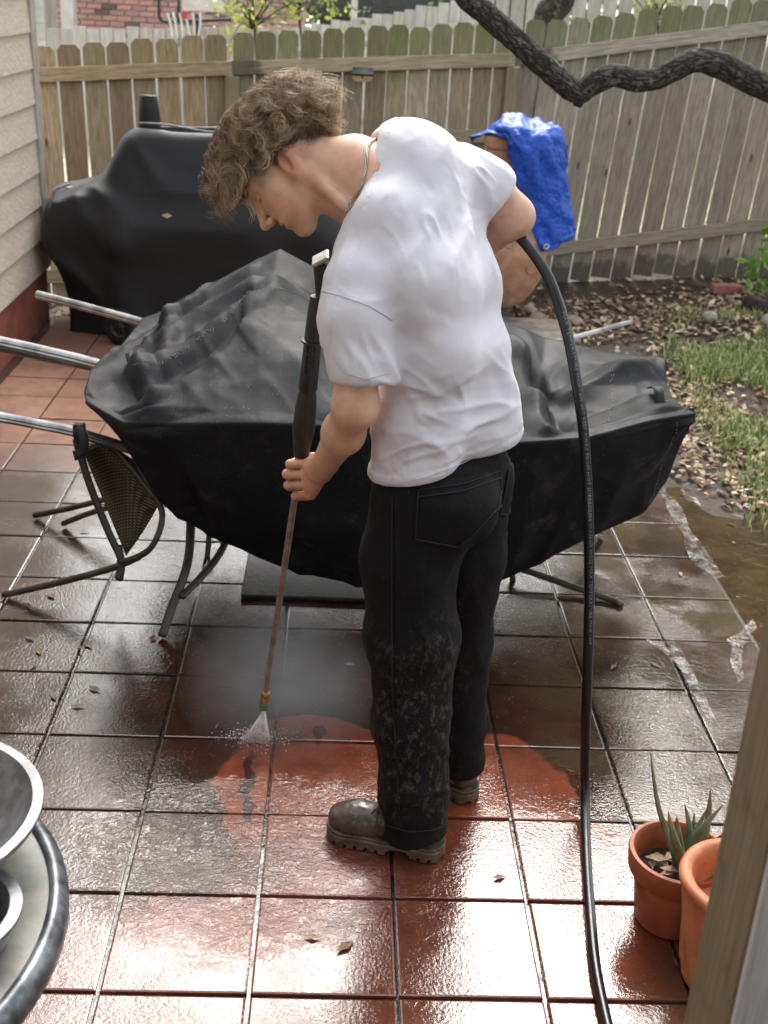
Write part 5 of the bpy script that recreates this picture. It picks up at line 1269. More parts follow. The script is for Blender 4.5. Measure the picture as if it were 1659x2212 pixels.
TR = [
 [(1020,302,5.84),(1040,296,5.84),(1068,285,5.82),(1100,286,5.80),(1140,290,5.80),(1180,296,5.80),(1205,300,5.80),(1214,310,5.82)],
 [(1016,300,5.80),(1050,285,5.78),(1078,258,5.75),(1110,247,5.72),(1145,258,5.72),(1180,266,5.72),(1200,276,5.74),(1212,300,5.76)],
 [(1012,296,5.72),(1062,284,5.62),(1075,274,5.50),(1108,268,5.46),(1145,282,5.46),(1180,276,5.48),(1208,283,5.54),(1216,322,5.62)],
 [(1070,292,5.50),(1088,288,5.46),(1098,290,5.42),(1120,298,5.38),(1150,300,5.37),(1182,298,5.38),(1210,310,5.46),(1219,345,5.58)],
 [(1098,300,5.46),(1104,303,5.43),(1110,312,5.40),(1130,325,5.35),(1155,328,5.33),(1184,325,5.36),(1212,345,5.44),(1221,370,5.56)],
 [(1105,330,5.48),(1107,332,5.45),(1112,345,5.41),(1132,368,5.36),(1157,374,5.34),(1186,368,5.37),(1216,385,5.45),(1224,405,5.56)],
 [(1107,370,5.50),(1109,385,5.46),(1114,400,5.42),(1132,425,5.40),(1158,430,5.39),(1188,425,5.40),(1222,432,5.46),(1229,445,5.56)],
 [(1110,420,5.50),(1113,440,5.46),(1118,455,5.43),(1136,475,5.41),(1162,480,5.40),(1192,474,5.41),(1230,478,5.47),(1235,485,5.56)],
 [(1116,470,5.50),(1120,490,5.46),(1126,502,5.44),(1142,512,5.42),(1166,516,5.41),(1196,510,5.42),(1236,508,5.48),(1240,508,5.56)],
 [(1124,502,5.50),(1130,508,5.46),(1140,514,5.44),(1158,528,5.42),(1172,542,5.41),(1186,540,5.42),(1212,522,5.47),(1238,512,5.54)],
]
TG = loft([[P(u, v, y=y) for u, v, y in r] for r in TR], 8, 8, .35); nt_ = TG.shape[:2]
NN = grid_normals(TG); gi = np.stack([*np.meshgrid(np.arange(nt_[0])*.22, np.arange(nt_[1])*.25, indexing='ij'), np.zeros(nt_)], -1)
w_ = vnoise(gi+2); fac = np.abs(vnoise(gi*1.7+8)); TG = TG+NN*(0.020*w_+.010*fac+.003*np.abs(vnoise(gi*3.1)))[..., None]
tarp = link('blue_tarp', npmesh('blue_tarp', TG.reshape(-1, 3), gridfaces(*nt_)), M_TARP); tarp.modifiers.new('t', 'SOLIDIFY').thickness = .003
tag(tarp, 'crumpled bright blue tarp hanging over the clay chiminea in front of the fence', 'tarp')
gm = MB().lathe([(.010, 0), (.018, .003), (.018, -.001), (.010, -.002)], n=14).build('grommet', M_SILVER, tarp, True); gm.location = tuple(P(1180, 533, y=5.36)); gm.rotation_euler = (R_(80), 0, 0)
# ================================================================== SOLAR LIGHT ON THE RAIL
slp = P(783, 158, y=6.50)
slt = empty('solar_light', tuple(slp), 'small dark solar light with amber lens fixed to the fence top rail', 'lamp')
bx = MB().add([(-.066, .0, .035), (.066, .0, .035), (.072, -.055, -.002), (-.072, -.055, -.002), (-.066, .0, .028), (.066, .0, .028), (.072, -.05, -.012), (-.072, -.05, -.012)], [(0, 3, 2, 1), (4, 5, 6, 7), (0, 1, 5, 4), (1, 2, 6, 5), (2, 3, 7, 6), (3, 0, 4, 7)]).build('solar_panel', simple('dark_panel', hexc('2c3036'), hexc('22262c'), 20, .3), slt)
pts = [(-.068, -.012), (.068, -.012), (.064, -.040), (.03, -.052), (-.03, -.052), (-.064, -.040)]
MB().add([(a, -.042, b) for a, b in pts]+[(a*.9, .0, b) for a, b in pts], [tuple(range(6)), tuple(range(11, 5, -1))]+[(i, i+6, (i+1) % 6+6, (i+1) % 6) for i in range(6)]).build('lens', simple('amber_lens', hexc('c2a674'), hexc('ab8f5e'), 30, .25), slt)
MB().lathe([(0, 0), (.008, .0), (.008, .01), (0, .01)], n=10).build('sensor', M_BLKP, slt).location = (0, -.05, -.025)
# ================================================================== OAK TREE AND ITS LIMB
def bark():
    t = NT('oak_bark'); v = t.obj(rnd=False); vv = t.vor(t.obj((1, 1, 1), False), 42, 'DISTANCE_TO_EDGE'); n_ = t.noise(v, 28, 6, .75)
    st = t.n('ShaderNodeTexVoronoi', feature='DISTANCE_TO_EDGE'); a = t.n('ShaderNodeAttribute', attribute_name='along'); t.put(st.inputs['Vector'], t.vm('ADD', a.outputs['Vector'], t.vm('SCALE', t.n('ShaderNodeTexNoise').outputs['Color']))); st.inputs['Scale'].default_value = 1.0
    [q for q in t.t.nodes if q.type == 'TEX_NOISE'][-1].inputs['Scale'].default_value = 30
    [q for q in t.t.nodes if q.type == 'VECT_MATH' and q.operation == 'SCALE'][-1].inputs['Scale'].default_value = 1.7
    h = t.math('ADD', t.math('MULTIPLY', t.ramp(st.outputs['Distance'], 0, .3), .6), t.math('MULTIPLY', n_, .9))
    c = t.mix(t.ramp(h, .35, 1.05), hexc('1f1c19'), hexc('5d5750')); c = t.mix(t.ramp(t.noise(v, 12, 5, .7), .58, .68, 0, .7), c, hexc('9a9a90'))
    t.set(color=c, rough=.9, normal=t.bump(h, .9, .02)); return t.m
M_BARK = bark()
def limb(name, pts, rads, par, n=20, seed=0, k=10):
    pts = catmull([np.array([*p, r]) if len(p) == 3 else p for p, r in zip([tuple(map(float, p)) for p in pts], rads)], k)
    V = []; F = []; al = []; m = len(pts); a = np.array([0, 0, 1.]); s_ = 0
    for i, q_ in enumerate(pts):
        p = q_[:3]; r = q_[3]; t_ = pts[min(i+1, m-1)][:3]-pts[max(i-1, 0)][:3]; t_ /= np.linalg.norm(t_)+1e-9
        a = a-t_*(a@t_); a /= np.linalg.norm(a)+1e-9; b = np.cross(t_, a)
        if i: s_ += np.linalg.norm(p-pts[i-1][:3])
        for j in range(n):
            th = 2*math.pi*j/n; u_ = a*math.cos(th)+b*math.sin(th)
            rr_ = r*(1+.10*vnoise(np.array([s_*9, math.cos(th)*1.2+seed, math.sin(th)*1.2]))+.07*vnoise(np.array([s_*30, math.cos(th)*4+seed, math.sin(th)*4])))
            V.append(p+u_*rr_); al.append((s_*14, math.cos(th)*3.2*r/.06, math.sin(th)*3.2*r/.06))
    for i in range(m-1):
        for j in range(n): F.append((i*n+j, i*n+(j+1) % n, (i+1)*n+(j+1) % n, (i+1)*n+j))
    F += [tuple(range(n-1, -1, -1)), tuple((m-1)*n+j for j in range(n))]
    me = npmesh(name, V, F); at = me.attributes.new('along', 'FLOAT_VECTOR', 'POINT'); at.data.foreach_set('vector', np.array(al, np.float32).ravel())
    return link(name, me, M_BARK, par)
oak = empty('oak_tree', (3.9, 4.6, 0), 'live oak whose dark crooked limb dips across the top right of the yard', 'tree')
def oc(o): o.parent = oak; o.matrix_parent_inverse = Matrix.Translation((-3.9, -4.6, 0)); return o
BR = [(985, -60, 28), (1012, -5, 26), (1040, 20, 23), (1075, 50, 24), (1110, 82, 25), (1155, 124, 25), (1195, 160, 25), (1230, 190, 26), (1254, 203, 22), (1282, 178, 26), (1325, 162, 24), (1372, 173, 24), (1415, 170, 24), (1450, 152, 25), (1496, 133, 25), (1545, 136, 26), (1590, 156, 27), (1630, 176, 28), (1680, 202, 29), (1760, 245, 32)]
bp = [P(u, v, y=4.6+.0002*(u-1000)) for u, v, r in BR]; br = [RP(r, p) for (u, v, r), p in zip(BR, bp)]
oc(limb('limb', bp+[np.array([3.3, 4.7, 1.55]), np.array([3.75, 4.62, 1.25])], br+[.10, .13], None, seed=1, k=8))
oc(limb('knot', [bp[8]+np.array([0, 0, .03]), bp[8]+np.array([-.005, -.01, -.03]), bp[8]+np.array([-.012, -.015, -.062])], [.05, .035, .022], None, 12, 3))
oc(limb('trunk', [np.array([3.95, 4.6, -.1]), np.array([3.92, 4.6, .5]), np.array([3.85, 4.6, 1.2]), np.array([4.0, 4.7, 2.2]), np.array([4.3, 4.9, 3.4]), np.array([4.4, 5.0, 4.6])], [.30, .24, .22, .2, .16, .1], None, 24, 2))
p0 = bp[0]
oc(limb('limb', [p0+np.array([.05, 0, -.05]), p0+np.array([-.25, .1, .35]), p0+np.array([-.35, .1, .9]), p0+np.array([-.8, .3, 1.5])], [br[0]*.98, br[0]*.9, .05, .03], None, 14, 5))
def leaf_mat(name, c1, c2):
    t = NT(name); a = t.n('ShaderNodeVertexColor', layer_name='tone').outputs[0]; v = t.obj(rnd=False)
    t.set(color=t.mix(t.ramp(t.noise(v, 3, 3), .3, .7), t.mix(1.0, a, c1, 'MULTIPLY'), t.mix(1.0, a, c2, 'MULTIPLY')), rough=.5)
    tr = t.n('ShaderNodeBsdfTranslucent'); mx = t.n('ShaderNodeMixShader'); t.put(tr.inputs[0], t.b.inputs['Base Color'].links[0].from_socket); mx.inputs[0].default_value = .35
    t.t.links.new(t.b.outputs[0], mx.inputs[1]); t.t.links.new(tr.outputs[0], mx.inputs[2]); t.t.links.new(mx.outputs[0], [n for n in t.t.nodes if n.type == 'OUTPUT_MATERIAL'][0].inputs[0]); return t.m
def leaves(name, C, size, mat, par, flat=0.0, seed=0, kind=None, asp=.45, tones=None, curl=.25):
    rs = np.random.default_rng(seed); n = len(C); C = np.asarray(C)
    d = rs.normal(size=(n, 3)); d[:, 2] *= (1-flat); d /= np.linalg.norm(d, axis=1)[:, None]; up = rs.normal(size=(n, 3)); up[:, 2] += flat*6; b = np.cross(up, d); b /= np.linalg.norm(b, axis=1)[:, None]; nn = np.cross(d, b)
    L = size*rs.uniform(.6, 1.3, n)[:, None]
    q_ = [C-d*L*.5, C-d*L*.05+b*L*asp*.5+nn*L*curl*.4, C+d*L*.5+nn*L*curl*rs.uniform(-.6, 1, n)[:, None], C-d*L*.05-b*L*asp*.5+nn*L*curl*.4]
    V = np.stack(q_, 1).reshape(-1, 3); I = np.arange(n)*4; F = np.concatenate([np.stack([I, I+1, I+2], 1), np.stack([I, I+2, I+3], 1)])
    me = npmesh(name, V, F, False)
    tn = rs.uniform(.6, 1.25, (n, 1))*np.ones((1, 3)) if tones is None else np.array(tones)[rs.integers(0, len(tones), n)]*rs.uniform(.75, 1.2, (n, 1))
    vcol(me, 'tone', np.repeat(tn, 4, 0)); o = link(name, me, mat, par)
    if kind: tag(o, kind=kind)
    return o
M_LEAF = leaf_mat('oak_leaves', hexc('6f8040'), hexc('8d9150'))
rs = np.random.default_rng(8); cl = []
while len(cl) < 190:
    c = np.array([rs.uniform(-4.5, 7.0), rs.uniform(3.8, 9.0), rs.uniform(3.3, 7.0)])
    e_ = math.degrees(math.atan2(c[2], c[1]-.3)); az_ = math.degrees(math.atan2(c[0]-.3, c[1]-.3))
    if 37 < e_ < 54 and -3 < az_ < 17 and rs.uniform() < .8: continue     # open sky between the limbs
    if 38 < e_ < 48 and -30 < az_ < -20 and rs.uniform() < .5: continue
    cl.append(c+rs.normal(size=(150, 3))*np.array([.34, .34, .24]))
for tgt, r0_ in (((-2.6, 6.2, 4.9), .10), ((-.4, 7.4, 5.6), .09), ((2.0, 6.6, 5.0), .09), ((5.6, 6.4, 5.2), .08), ((.4, 5.2, 4.4), .07)):
    st_ = np.array([4.15, 4.8, 2.9]); tg_ = np.array(tgt); md = (st_+tg_)/2+np.array([0, 0, .5])
    oc(limb('limb', [st_, st_*.6+md*.4+np.array([.1, 0, .2]), md, tg_], [r0_, r0_*.85, r0_*.6, r0_*.25], None, 10, 7, 6))
oc(leaves('crown', np.concatenate(cl), .10, M_LEAF, None, seed=1, kind='stuff'))
# ================================================================== BEYOND THE FENCE
gft = empty('grey_fence', (0, 12, 0), 'pale grey weathered fence far behind the yard fence, rising to the right', 'fence')
def gfc(o): o.parent = gft; o.matrix_parent_inverse = Matrix.Translation((0, -12, 0)); return o
def greyw():
    t = NT('grey_fence_wood'); v = t.obj((6, 6, 1)); g = t.noise(v, 5, 5, .6)
    c = t.mix(t.ramp(g, .3, .7), hexc('cfccca'), hexc('b1adab')); t.set(color=t.mix(t.ramp(t.n('ShaderNodeObjectInfo').outputs['Random'], 0, 1, 0, .4), c, hexc('8f8880')), rough=.9); return t.m
M_GREY = greyw()
gq = {}
def gseg(u0, v0, y0, u1, v1, y1, h, rails=True):
    A = P(u0, v0, y=y0); B = P(u1, v1, y=y1); d = B-A; L = np.linalg.norm(d[:2]); n = max(1, int(L/.148)); ang = math.atan2(d[1], d[0])
    if h not in gq:
        mb = MB().box((0, 0, -h/2), (.138, .016, h), bev=.003); gq[h] = npmesh('picket', mb.v, mb.f, False); gq[h].materials.append(M_GREY)
    for k in range(n):
        p = A+d*(k+.5)/n; o = link('picket', gq[h]); o.location = (p[0], p[1], p[2]+random.uniform(-.02, .02)); o.rotation_euler = (0, random.uniform(-.01, .01), ang); gfc(o)
    if rails:
        nrm = np.array([d[1], -d[0], 0])/L*.035
        for dz in (-.26, -1.1):
            gfc(MB().tube([A+nrm+np.array([0, 0, dz]), B+nrm+np.array([0, 0, dz])], .05, 4).build('rail', M_GREY))
gseg(100, 60, 13.2, 640, 60, 13.4, 1.7, False); gseg(610, 66, 13.4, 1050, -8, 11.6, 1.9); gseg(1040, -40, 11.2, 1750, -60, 11.0, 2.0, False)
# brick house
def brickm():
    t = NT('red_brick'); oi = t.n('ShaderNodeObjectInfo').outputs['Random']; v = t.obj(); f = t.noise(v, 30, 4, .7)
    c = t.mix(t.ramp(oi, 0, 1), hexc('d8a59b'), hexc('b29490')); c = t.mix(t.ramp(oi, .8, .82, 0, .8), c, hexc('5b4f50')); t.set(color=t.mix(t.ramp(f, .4, .7, 0, .4), c, hexc('b8958a')), rough=.9); return t.m
M_BRICK = brickm()
HB = 16.6
hb = empty('brick_house', (-4, HB, 0), 'red brick house with white trim beyond the fence at the top left', 'house')
def hbc(o): o.parent = hb; o.matrix_parent_inverse = Matrix.Translation((4, -HB, 0)); return o
x0 = P(60, 30, y=HB)[0]; x1 = P(660, 30, y=HB)[0]; zc0 = P(300, 75, y=HB)[2]; zc1 = P(300, -25, y=HB)[2]
M_MORT = simple('mortar', hexc('dcd3ce'), hexc('c9c0ba'), 20, .95)
hbc(MB().box(((x0+x1)/2, HB+.16, 1.6), (x1-x0, .2, 4.2)).build('wall', M_MORT))
bmh = MB().box((0, 0, 0), (.198, .05, .062), bev=.004); bme2 = npmesh('brick', bmh.v, bmh.f, False); bme2.materials.append(M_BRICK)
nb = 0; z = zc0-.1; row = 0
while z < zc1+.14:
    x = x0+.1+(.105 if row % 2 else 0)
    while x < x1 and nb < 290:
        o = link('brick', bme2); o.location = (x+random.uniform(-.003, .003), HB+.045+random.uniform(-.004, .004), z); hbc(o); nb += 1; x += .21
    z += .075; row += 1
hbc(MB().box(((x0+x1)/2, HB+.0, 4.1), (x1-x0+1, 1.2, .25)).build('eave', M_WHITE))
a = P(78, 40, y=15.2); hbc(MB().box((a[0], 15.6, 1.5), (RP(34, a), .8, 4.6)).build('side_wall', M_WHITE))
for k in range(14): hbc(MB().box((a[0], 15.195, .2+k*.19), (RP(34, a)+.01, .02, .17), bev=.003).build('siding_board', M_WHITE))
wn_o = hbc(MB().box((P(52, 40, y=15.0)[0], 15.0, 1.9), (RP(22, a), .04, 1.6)).build('window', simple('window_glass', hexc('6f8f86'), hexc('5c7a74'), 4, .08)))
for dz in (-.55, -.2, .15, .5): hbc(MB().box((P(52, 40, y=15.0)[0], 14.975, 1.9+dz), (RP(22, a), .012, .022)).build('muntin', M_WHITE))
a = P(149, 40, y=15.4); hbc(MB().box((a[0], 15.4, 1.5), (RP(28, a), .2, 4.4), bev=.01).build('column', M_WHITE)); 
# second, darker house and garden mass to the right
gh = empty('far_house', (2, 21, 0), 'dim grey house with low dark roof seen behind the grey fence', 'house')
aa, bb_ = P(690, 0, y=21), P(1060, 0, y=21)
o = MB().box(((aa[0]+bb_[0])/2, 22, 1.7), (bb_[0]-aa[0], 2, 3.0)).build('wall', simple('dull_grey_wall', hexc('7a7a70'), hexc('5c5e57'), 2, .9), gh); o.location = (-2, -21, 0)  # wall in a dull grey-green tone
zr_ = P(850, 25, y=20.7)[2]
o = MB().add([(aa[0]-.6, 20.4, zr_), (bb_[0]+.6, 20.4, zr_), (bb_[0]+.6, 22.5, zr_+1.4), (aa[0]-.6, 22.5, zr_+1.4), (aa[0]-.6, 20.4, zr_-.12), (bb_[0]+.6, 20.4, zr_-.12), (bb_[0]+.6, 22.5, zr_+1.25), (aa[0]-.6, 22.5, zr_+1.25)], [(0, 1, 2, 3), (7, 6, 5, 4), (0, 4, 5, 1), (1, 5, 6, 2), (2, 6, 7, 3), (3, 7, 4, 0)]).build('roof', simple('dark_shingles', hexc('4c4d48'), hexc('3c3d39'), 6, .9), gh); o.location = (-2, -21, 0)
a = P(766, 10, y=14); po = MB().box((0, 0, 0), (RP(14, a), .1, 3.2), bev=.005).build('white_post', M_WHITE); po.location = (a[0], 14.6, 1.3); tag(po, 'pale square post standing behind the grey fence', 'post')
# basketball hoop
bh = empty('basketball_hoop', tuple(P(425, 60, y=13)), 'basketball backboard in a black frame with white net behind the fence', 'basketball hoop')
def bhc(o): o.parent = bh; o.matrix_parent_inverse = Matrix.Translation(-bh.location); return o
M_BLKM = simple('black_metal', hexc('2b2c30'), hexc('222327'), 20, .5)
bhc(MB().tube(catmull([P(343, -60, y=12.8), P(343, 20, y=12.8), P(345, 38, y=12.8), P(356, 46, y=12.8), P(400, 46, y=12.8), P(500, 42, y=12.8)], 6), RP(3.5, P(350, 40, y=12.8)), 8).build('frame', M_BLKM, None, True))
bhc(MB().tube([P(386, -60, y=12.8), P(386, 46, y=12.8)], RP(3, P(350, 40, y=12.8)), 8).build('frame', M_BLKM, None, True))
bhc(MB().tube([P(425, 30, y=12.9), P(427, 60, y=12.9), P(430, 400, y=12.9)], RP(5, P(350, 40, y=12.8)), 8).build('pole', M_BLKM, None, True))
a = P(440, -8, y=12.75); bhc(MB().box(tuple(a), (RP(92, a), .03, RP(60, a)), bev=.004).build('backboard', M_WHITE))
M_NET = simple('white_net', hexc('e6e4df'), hexc('d5d2cc'), 30, .7)
for k, (ua, ub) in enumerate([(362, 374), (374, 384), (388, 396), (398, 412), (416, 420), (432, 428)]):
    bhc(MB().tube(catmull([P(ua, 28, y=12.6+.05*(k % 2)), P((ua*2+ub)/3+2, 50, y=12.6), P(ub, 82, y=12.62)], 4), RP(2.6, P(380, 50, y=12.6)), 6).build('net_strand', M_NET, None, True))
rm = bhc(MB().box((0, 0, 0), (.05, .06, .08), bev=.01).build('rim_bracket', simple('red_paint', hexc('d8343a'), None, 10, .5))); rm.location = tuple(P(399, 33, y=12.6)-np.array(bh.location)); rm.matrix_parent_inverse = Matrix.Identity(4)
# small trees behind the fence
def back_tree(name, label, base, crown, rad, n, size, mat, seed, trunk_r=.05, squash=.7):
    t_ = empty(name, tuple(base), label, 'tree', None)
    def tc_(o): o.parent = t_; o.matrix_parent_inverse = Matrix.Translation(-t_.location); return o
    tc_(limb('trunk', [base, (np.array(base)+np.array(crown))/2+np.array([.1, 0, 0]), np.array(crown)], [trunk_r, trunk_r*.8, trunk_r*.4], None, 10, seed, 5))
    rs = np.random.default_rng(seed); C = []
    for k in range(16):
        c = np.array(crown)+rs.normal(size=3)*np.array([rad*.5, rad*.4, rad*.5*squash]); C.append(c+rs.normal(size=(n//16, 3))*rad*.16)
        tc_(limb('branch', [np.array(crown)-np.array([0, 0, rad*.4]), (c+np.array(crown))/2, c], [trunk_r*.35, trunk_r*.22, trunk_r*.1], None, 5, seed+k, 3))
    tc_(leaves('foliage', np.concatenate(C), size, mat, None, seed=seed, kind='stuff')); return t_
M_LEAF2 = leaf_mat('yellow_green_leaves', hexc('b3bd62'), hexc('8fa04c'))
M_LEAF3 = leaf_mat('grey_green_leaves', hexc('66774f'), hexc('7d8a5c'))
a = P(545, 10, y=9.5); back_tree('slender_tree', 'slender tree with loose yellow-green leaves just behind the fence', np.array([a[0]-.1, 9.5, 0]), a+np.array([0, 0, .05]), .62, 420, .075, M_LEAF2, 31, .022, .45)
a = P(640, -20, y=10.2); back_tree('slender_tree', 'thin small tree with drooping olive leaves left of the pale post', np.array([a[0], 10.2, 0]), a, .5, 260, .07, M_LEAF3, 33, .02, .5)
a = P(1120, 10, y=12.5); back_tree('leafy_tree', 'pale green leafy tree behind the fence under the oak limb', np.array([a[0], 12.5, .5]), a+np.array([0, 0, .25]), .8, 900, .085, M_LEAF3, 35, .05)
a = P(1195, 20, y=9.6); o_ = empty('bare_trunk', (a[0], 9.6, .2), 'grey leaning tree trunk rising right behind the fence near the oak limb', 'tree')
l_ = limb('trunk', [np.array([a[0]-.12, 9.6, -.1]), a+np.array([-.05, 0, -.2]), a+np.array([.08, 0, .2]), a+np.array([.2, 0, 1.6])], [.16, .13, .12, .1], None, 16, 9); l_.parent = o_; l_.matrix_parent_inverse = Matrix.Translation(-o_.location)
a = P(1420, 5, y=10.2); back_tree('leafy_tree', 'small pale green bush peeping over the right part of the fence', np.array([a[0], 10.2, .5]), a+np.array([0, 0, -.02]), .4, 200, .07, M_LEAF2, 37, .02)
DKL = leaf_mat('dark_leaves', hexc('4a5a3a'), hexc('5f6c48'))
for k, (u, v, y, rad, n, lb) in enumerate([(900, -70, 26, 6.0, 8000, 'broad dark green tree standing behind the dim grey house'), (330, -200, 28, 6.5, 8000, 'tall green tree far behind the brick house'), (1480, -160, 22, 6.0, 9000, 'tall green tree far behind the right side of the fence'), (2150, -160, 20, 6.0, 8000, 'unseen tall green tree added past the right edge to darken floor reflections')]):  # last one stays out of frame, added to darken the wet floor's reflections
    a = P(u, v, y=y); back_tree('tall_tree', lb, np.array([a[0], y, .3]), a+np.array([0, 0, 4.2]), rad, n, .42, M_LEAF3 if k else DKL, 51+k, .25, 1.0)
# ================================================================== YARD
def litter_mat():
    t = NT('dry_leaves'); a = t.n('ShaderNodeVertexColor', layer_name='tone').outputs[0]; t.set(color=a, rough=.75); return t.m
M_LIT = litter_mat()
TON = [hexc('b79c7c'), hexc('9c7f62'), hexc('c9b497'), hexc('84684d'), hexc('a58a72'), hexc('d3c2a8'), hexc('6b5440')]
def scatter(n, x0, x1, y0, y1, dens, seed):
    rs = np.random.default_rng(seed); x = rs.uniform(x0, x1, n); y = rs.uniform(y0, y1, n); k = rs.uniform(0, 1, n) < dens(x, y); return x[k], y[k]
def dg0(x, y): return sstep(1.7, 2.0, x-.1*(y-3))*sstep(2.5, 3.1, y)*sstep(5.6, 4.9, y)
def dl(x, y):
    g = vnoise(np.stack([x*1.6, y*1.6, 0*x+3], -1)); d = .55+.5*g
    d = d*sstep(1.27, 1.5, x+.35*sstep(3.2, 5.0, y)*1.2)*(1-.75*sstep(5.9, 6.5, y))
    d = d*(1-.72*dg0(x, y)); d = np.where((y < 2.75) & (x < 2.2), .06*d, d); return d
x, y = scatter(26000, .75, 5, 2.3, 7, dl, 4)
leaves('leaf_litter', np.stack([x, y, ground_z(x, y)+.012], -1), .055, M_LIT, None, .82, 6, 'stuff', .5, TON, .35)
def grass_mat():
    t = NT('lawn_grass'); a = t.n('ShaderNodeVertexColor', layer_name='tone').outputs[0]; t.set(color=a, rough=.55); return t.m
def dg(x, y):
    g = vnoise(np.stack([x*1.9, y*1.9, 0*x+8], -1))+.5*vnoise(np.stack([x*5, y*5, 0*x], -1))
    return np.clip((.62+.8*g)*sstep(1.5, 1.8, x-.1*(y-3))*sstep(2.3, 2.9, y)*sstep(5.9, 5.0, y), 0, 1)
x, y = scatter(90000, 1.4, 4.6, 2.4, 5.8, dg, 9); n = len(x); rs = np.random.default_rng(10)
z0 = ground_z(x, y); th = rs.uniform(0, 6.28, n); h = rs.uniform(.025, .075, n); w = rs.uniform(.0022, .0045, n); le = rs.uniform(.01, .05, n)
dx, dy = np.cos(th), np.sin(th); b = np.stack([x, y, z0], 1); sx = np.stack([-dy, dx, 0*x], 1)*w[:, None]; ln = np.stack([dx, dy, 0*x], 1)
V = np.stack([b-sx, b+sx, b+ln*(le*.4)[:, None]+sx*.8+np.array([0, 0, 1])*(h*.65)[:, None], b+ln*(le*.4)[:, None]-sx*.8+np.array([0, 0, 1])*(h*.65)[:, None], b+ln*le[:, None]+np.array([0, 0, 1])*h[:, None]], 1).reshape(-1, 3)
I = np.arange(n)*5; F = np.concatenate([np.stack([I, I+1, I+2], 1), np.stack([I, I+2, I+3], 1), np.stack([I+3, I+2, I+4], 1)])
me = npmesh('grass', V, F, False); gt = np.array([hexc('9aab68'), hexc('86995a'), hexc('b5b77c'), hexc('6f8549')])[rs.integers(0, 4, n)]*rs.uniform(.8, 1.2, (n, 1)); vcol(me, 'tone', np.repeat(gt, 5, 0)); tag(link('grass', me, grass_mat()), kind='stuff')
# brick lying in the yard, stones by the chiminea, green shoot, log
M_STONE = simple('pale_stone', hexc('b5aa9c'), hexc('8f857a'), 10, .85, .4, .006)
a = P(1562, 662, y=6.15); bo = MB().box((0, 0, 0), (.20, .09, .06), bev=.004).build('loose_brick', simple('dusty_brick', hexc('a8746a'), hexc('8f6158'), 20, .9, .3, .003)); bo.location = (a[0], 6.15, float(ground_z(a[0], 6.15))+.03); bo.rotation_euler = (0, 0, R_(4)); tag(bo, 'single dusty red brick lying on the soil near the right end of the fence', 'brick')
def stone(c, r, label, group=None, seed=0):
    bm = bmesh.new(); bmesh.ops.create_icosphere(bm, subdivisions=2, radius=1)
    for v in bm.verts: v.co = v.co*(1+.22*float(vnoise(np.array(v.co)*1.6+seed)))
    bmesh.ops.scale(bm, vec=r, verts=bm.verts); me = bpy.data.meshes.new('stone'); bm.to_mesh(me); bm.free(); me.polygons.foreach_set('use_smooth', [True]*len(me.polygons))
    o = link('stone', me, M_STONE); o.location = tuple(c); o.rotation_euler = (0, 0, seed); return tag(o, label, 'stone', group)
for k, (u, v, r, lb) in enumerate([(1146, 668, (.05, .045, .035), 'pale round stone resting on the ground right of the chiminea belly'), (1160, 685, (.06, .05, .04), 'larger pale stone just below the round one beside the chiminea'), (1240, 698, (.07, .05, .03), 'flat pale stone on the soil behind the white metal bar'), (1528, 718, (.05, .05, .04), 'small white stone in the leaf litter below the loose brick'), (1655, 735, (.06, .05, .045), 'white stone in the grass at the right edge')]):
    g_ = G(u, v, .0); stone((g_[0], g_[1], float(ground_z(g_[0], g_[1]))+r[2]*.6), r, lb, None, k)
slab = MB().box((0, 0, 0), (.62, .5, .05), bev=.006).build('concrete_slab', M_STONE); g_ = G(1130, 712); slab.location = (g_[0]+.02, 5.45, float(ground_z(g_[0], 5.5))+.02); tag(slab, 'pale concrete slab on the ground under the chiminea', 'slab')
# gravel at the house corner
rs = np.random.default_rng(12); n = 420; gxp = rs.uniform(-2.0, -1.2, n); gyp = rs.uniform(5.25, 6.05, n); V = []; F = []
bm = bmesh.new(); bmesh.ops.create_icosphere(bm, subdivisions=1, radius=1); bv = np.array([v.co for v in bm.verts]); bf = np.array([[v.index for v in f.verts] for f in bm.faces]); bm.free()
sc_ = rs.uniform(.012, .032, (n, 1, 1))*np.array([1, .8, .6])*rs.uniform(.7, 1.3, (n, 1, 3)); Vg = (np.stack([gxp, gyp, ground_z(gxp, gyp)+.012], 1)[:, None]+bv[None]*sc_).reshape(-1, 3); Fg = (np.arange(n)[:, None, None]*len(bv)+bf[None]).reshape(-1, 3)
tag(link('gravel', npmesh('gravel', Vg, Fg), simple('gravel_stone', hexc('c4b39d'), hexc('9c8874'), 9, .85)), kind='stuff')
M_SHOOT = leaf_mat('bright_leaves', hexc('7fae3f'), hexc('6a9a35'))
a = P(1646, 560, y=6.0); sh_ = empty('green_plant', (a[0], 6.0, .1), 'bright green leafy shoot growing at the right edge before the fence', 'plant')
l_ = MB().tube([(0, 0, -.05), (.02, 0, .2), (.0, 0, .42)], .006, 6).build('stem', simple('green_stem', hexc('6a8a3c'), None, 20, .6), sh_, True)
rs = np.random.default_rng(14); lv = leaves('foliage', np.stack([rs.normal(0, .05, 40), rs.normal(0, .05, 40), rs.uniform(.08, .5, 40)], 1), .10, M_SHOOT, sh_, seed=3, kind='stuff')
a = P(1650, 690, y=5.7); lg = MB().tube(catmull([(a[0]-.12, 5.75, .16), (a[0]+.05, 5.6, .12), (a[0]+.3, 5.5, .10)], 4), .055, 12).build('log', simple('rotten_log', hexc('4a3f35'), hexc('2f2822'), 14, .95, .6, .01), None, True); tag(lg, 'dark weathered log lying in the leaves at the right edge', 'log')
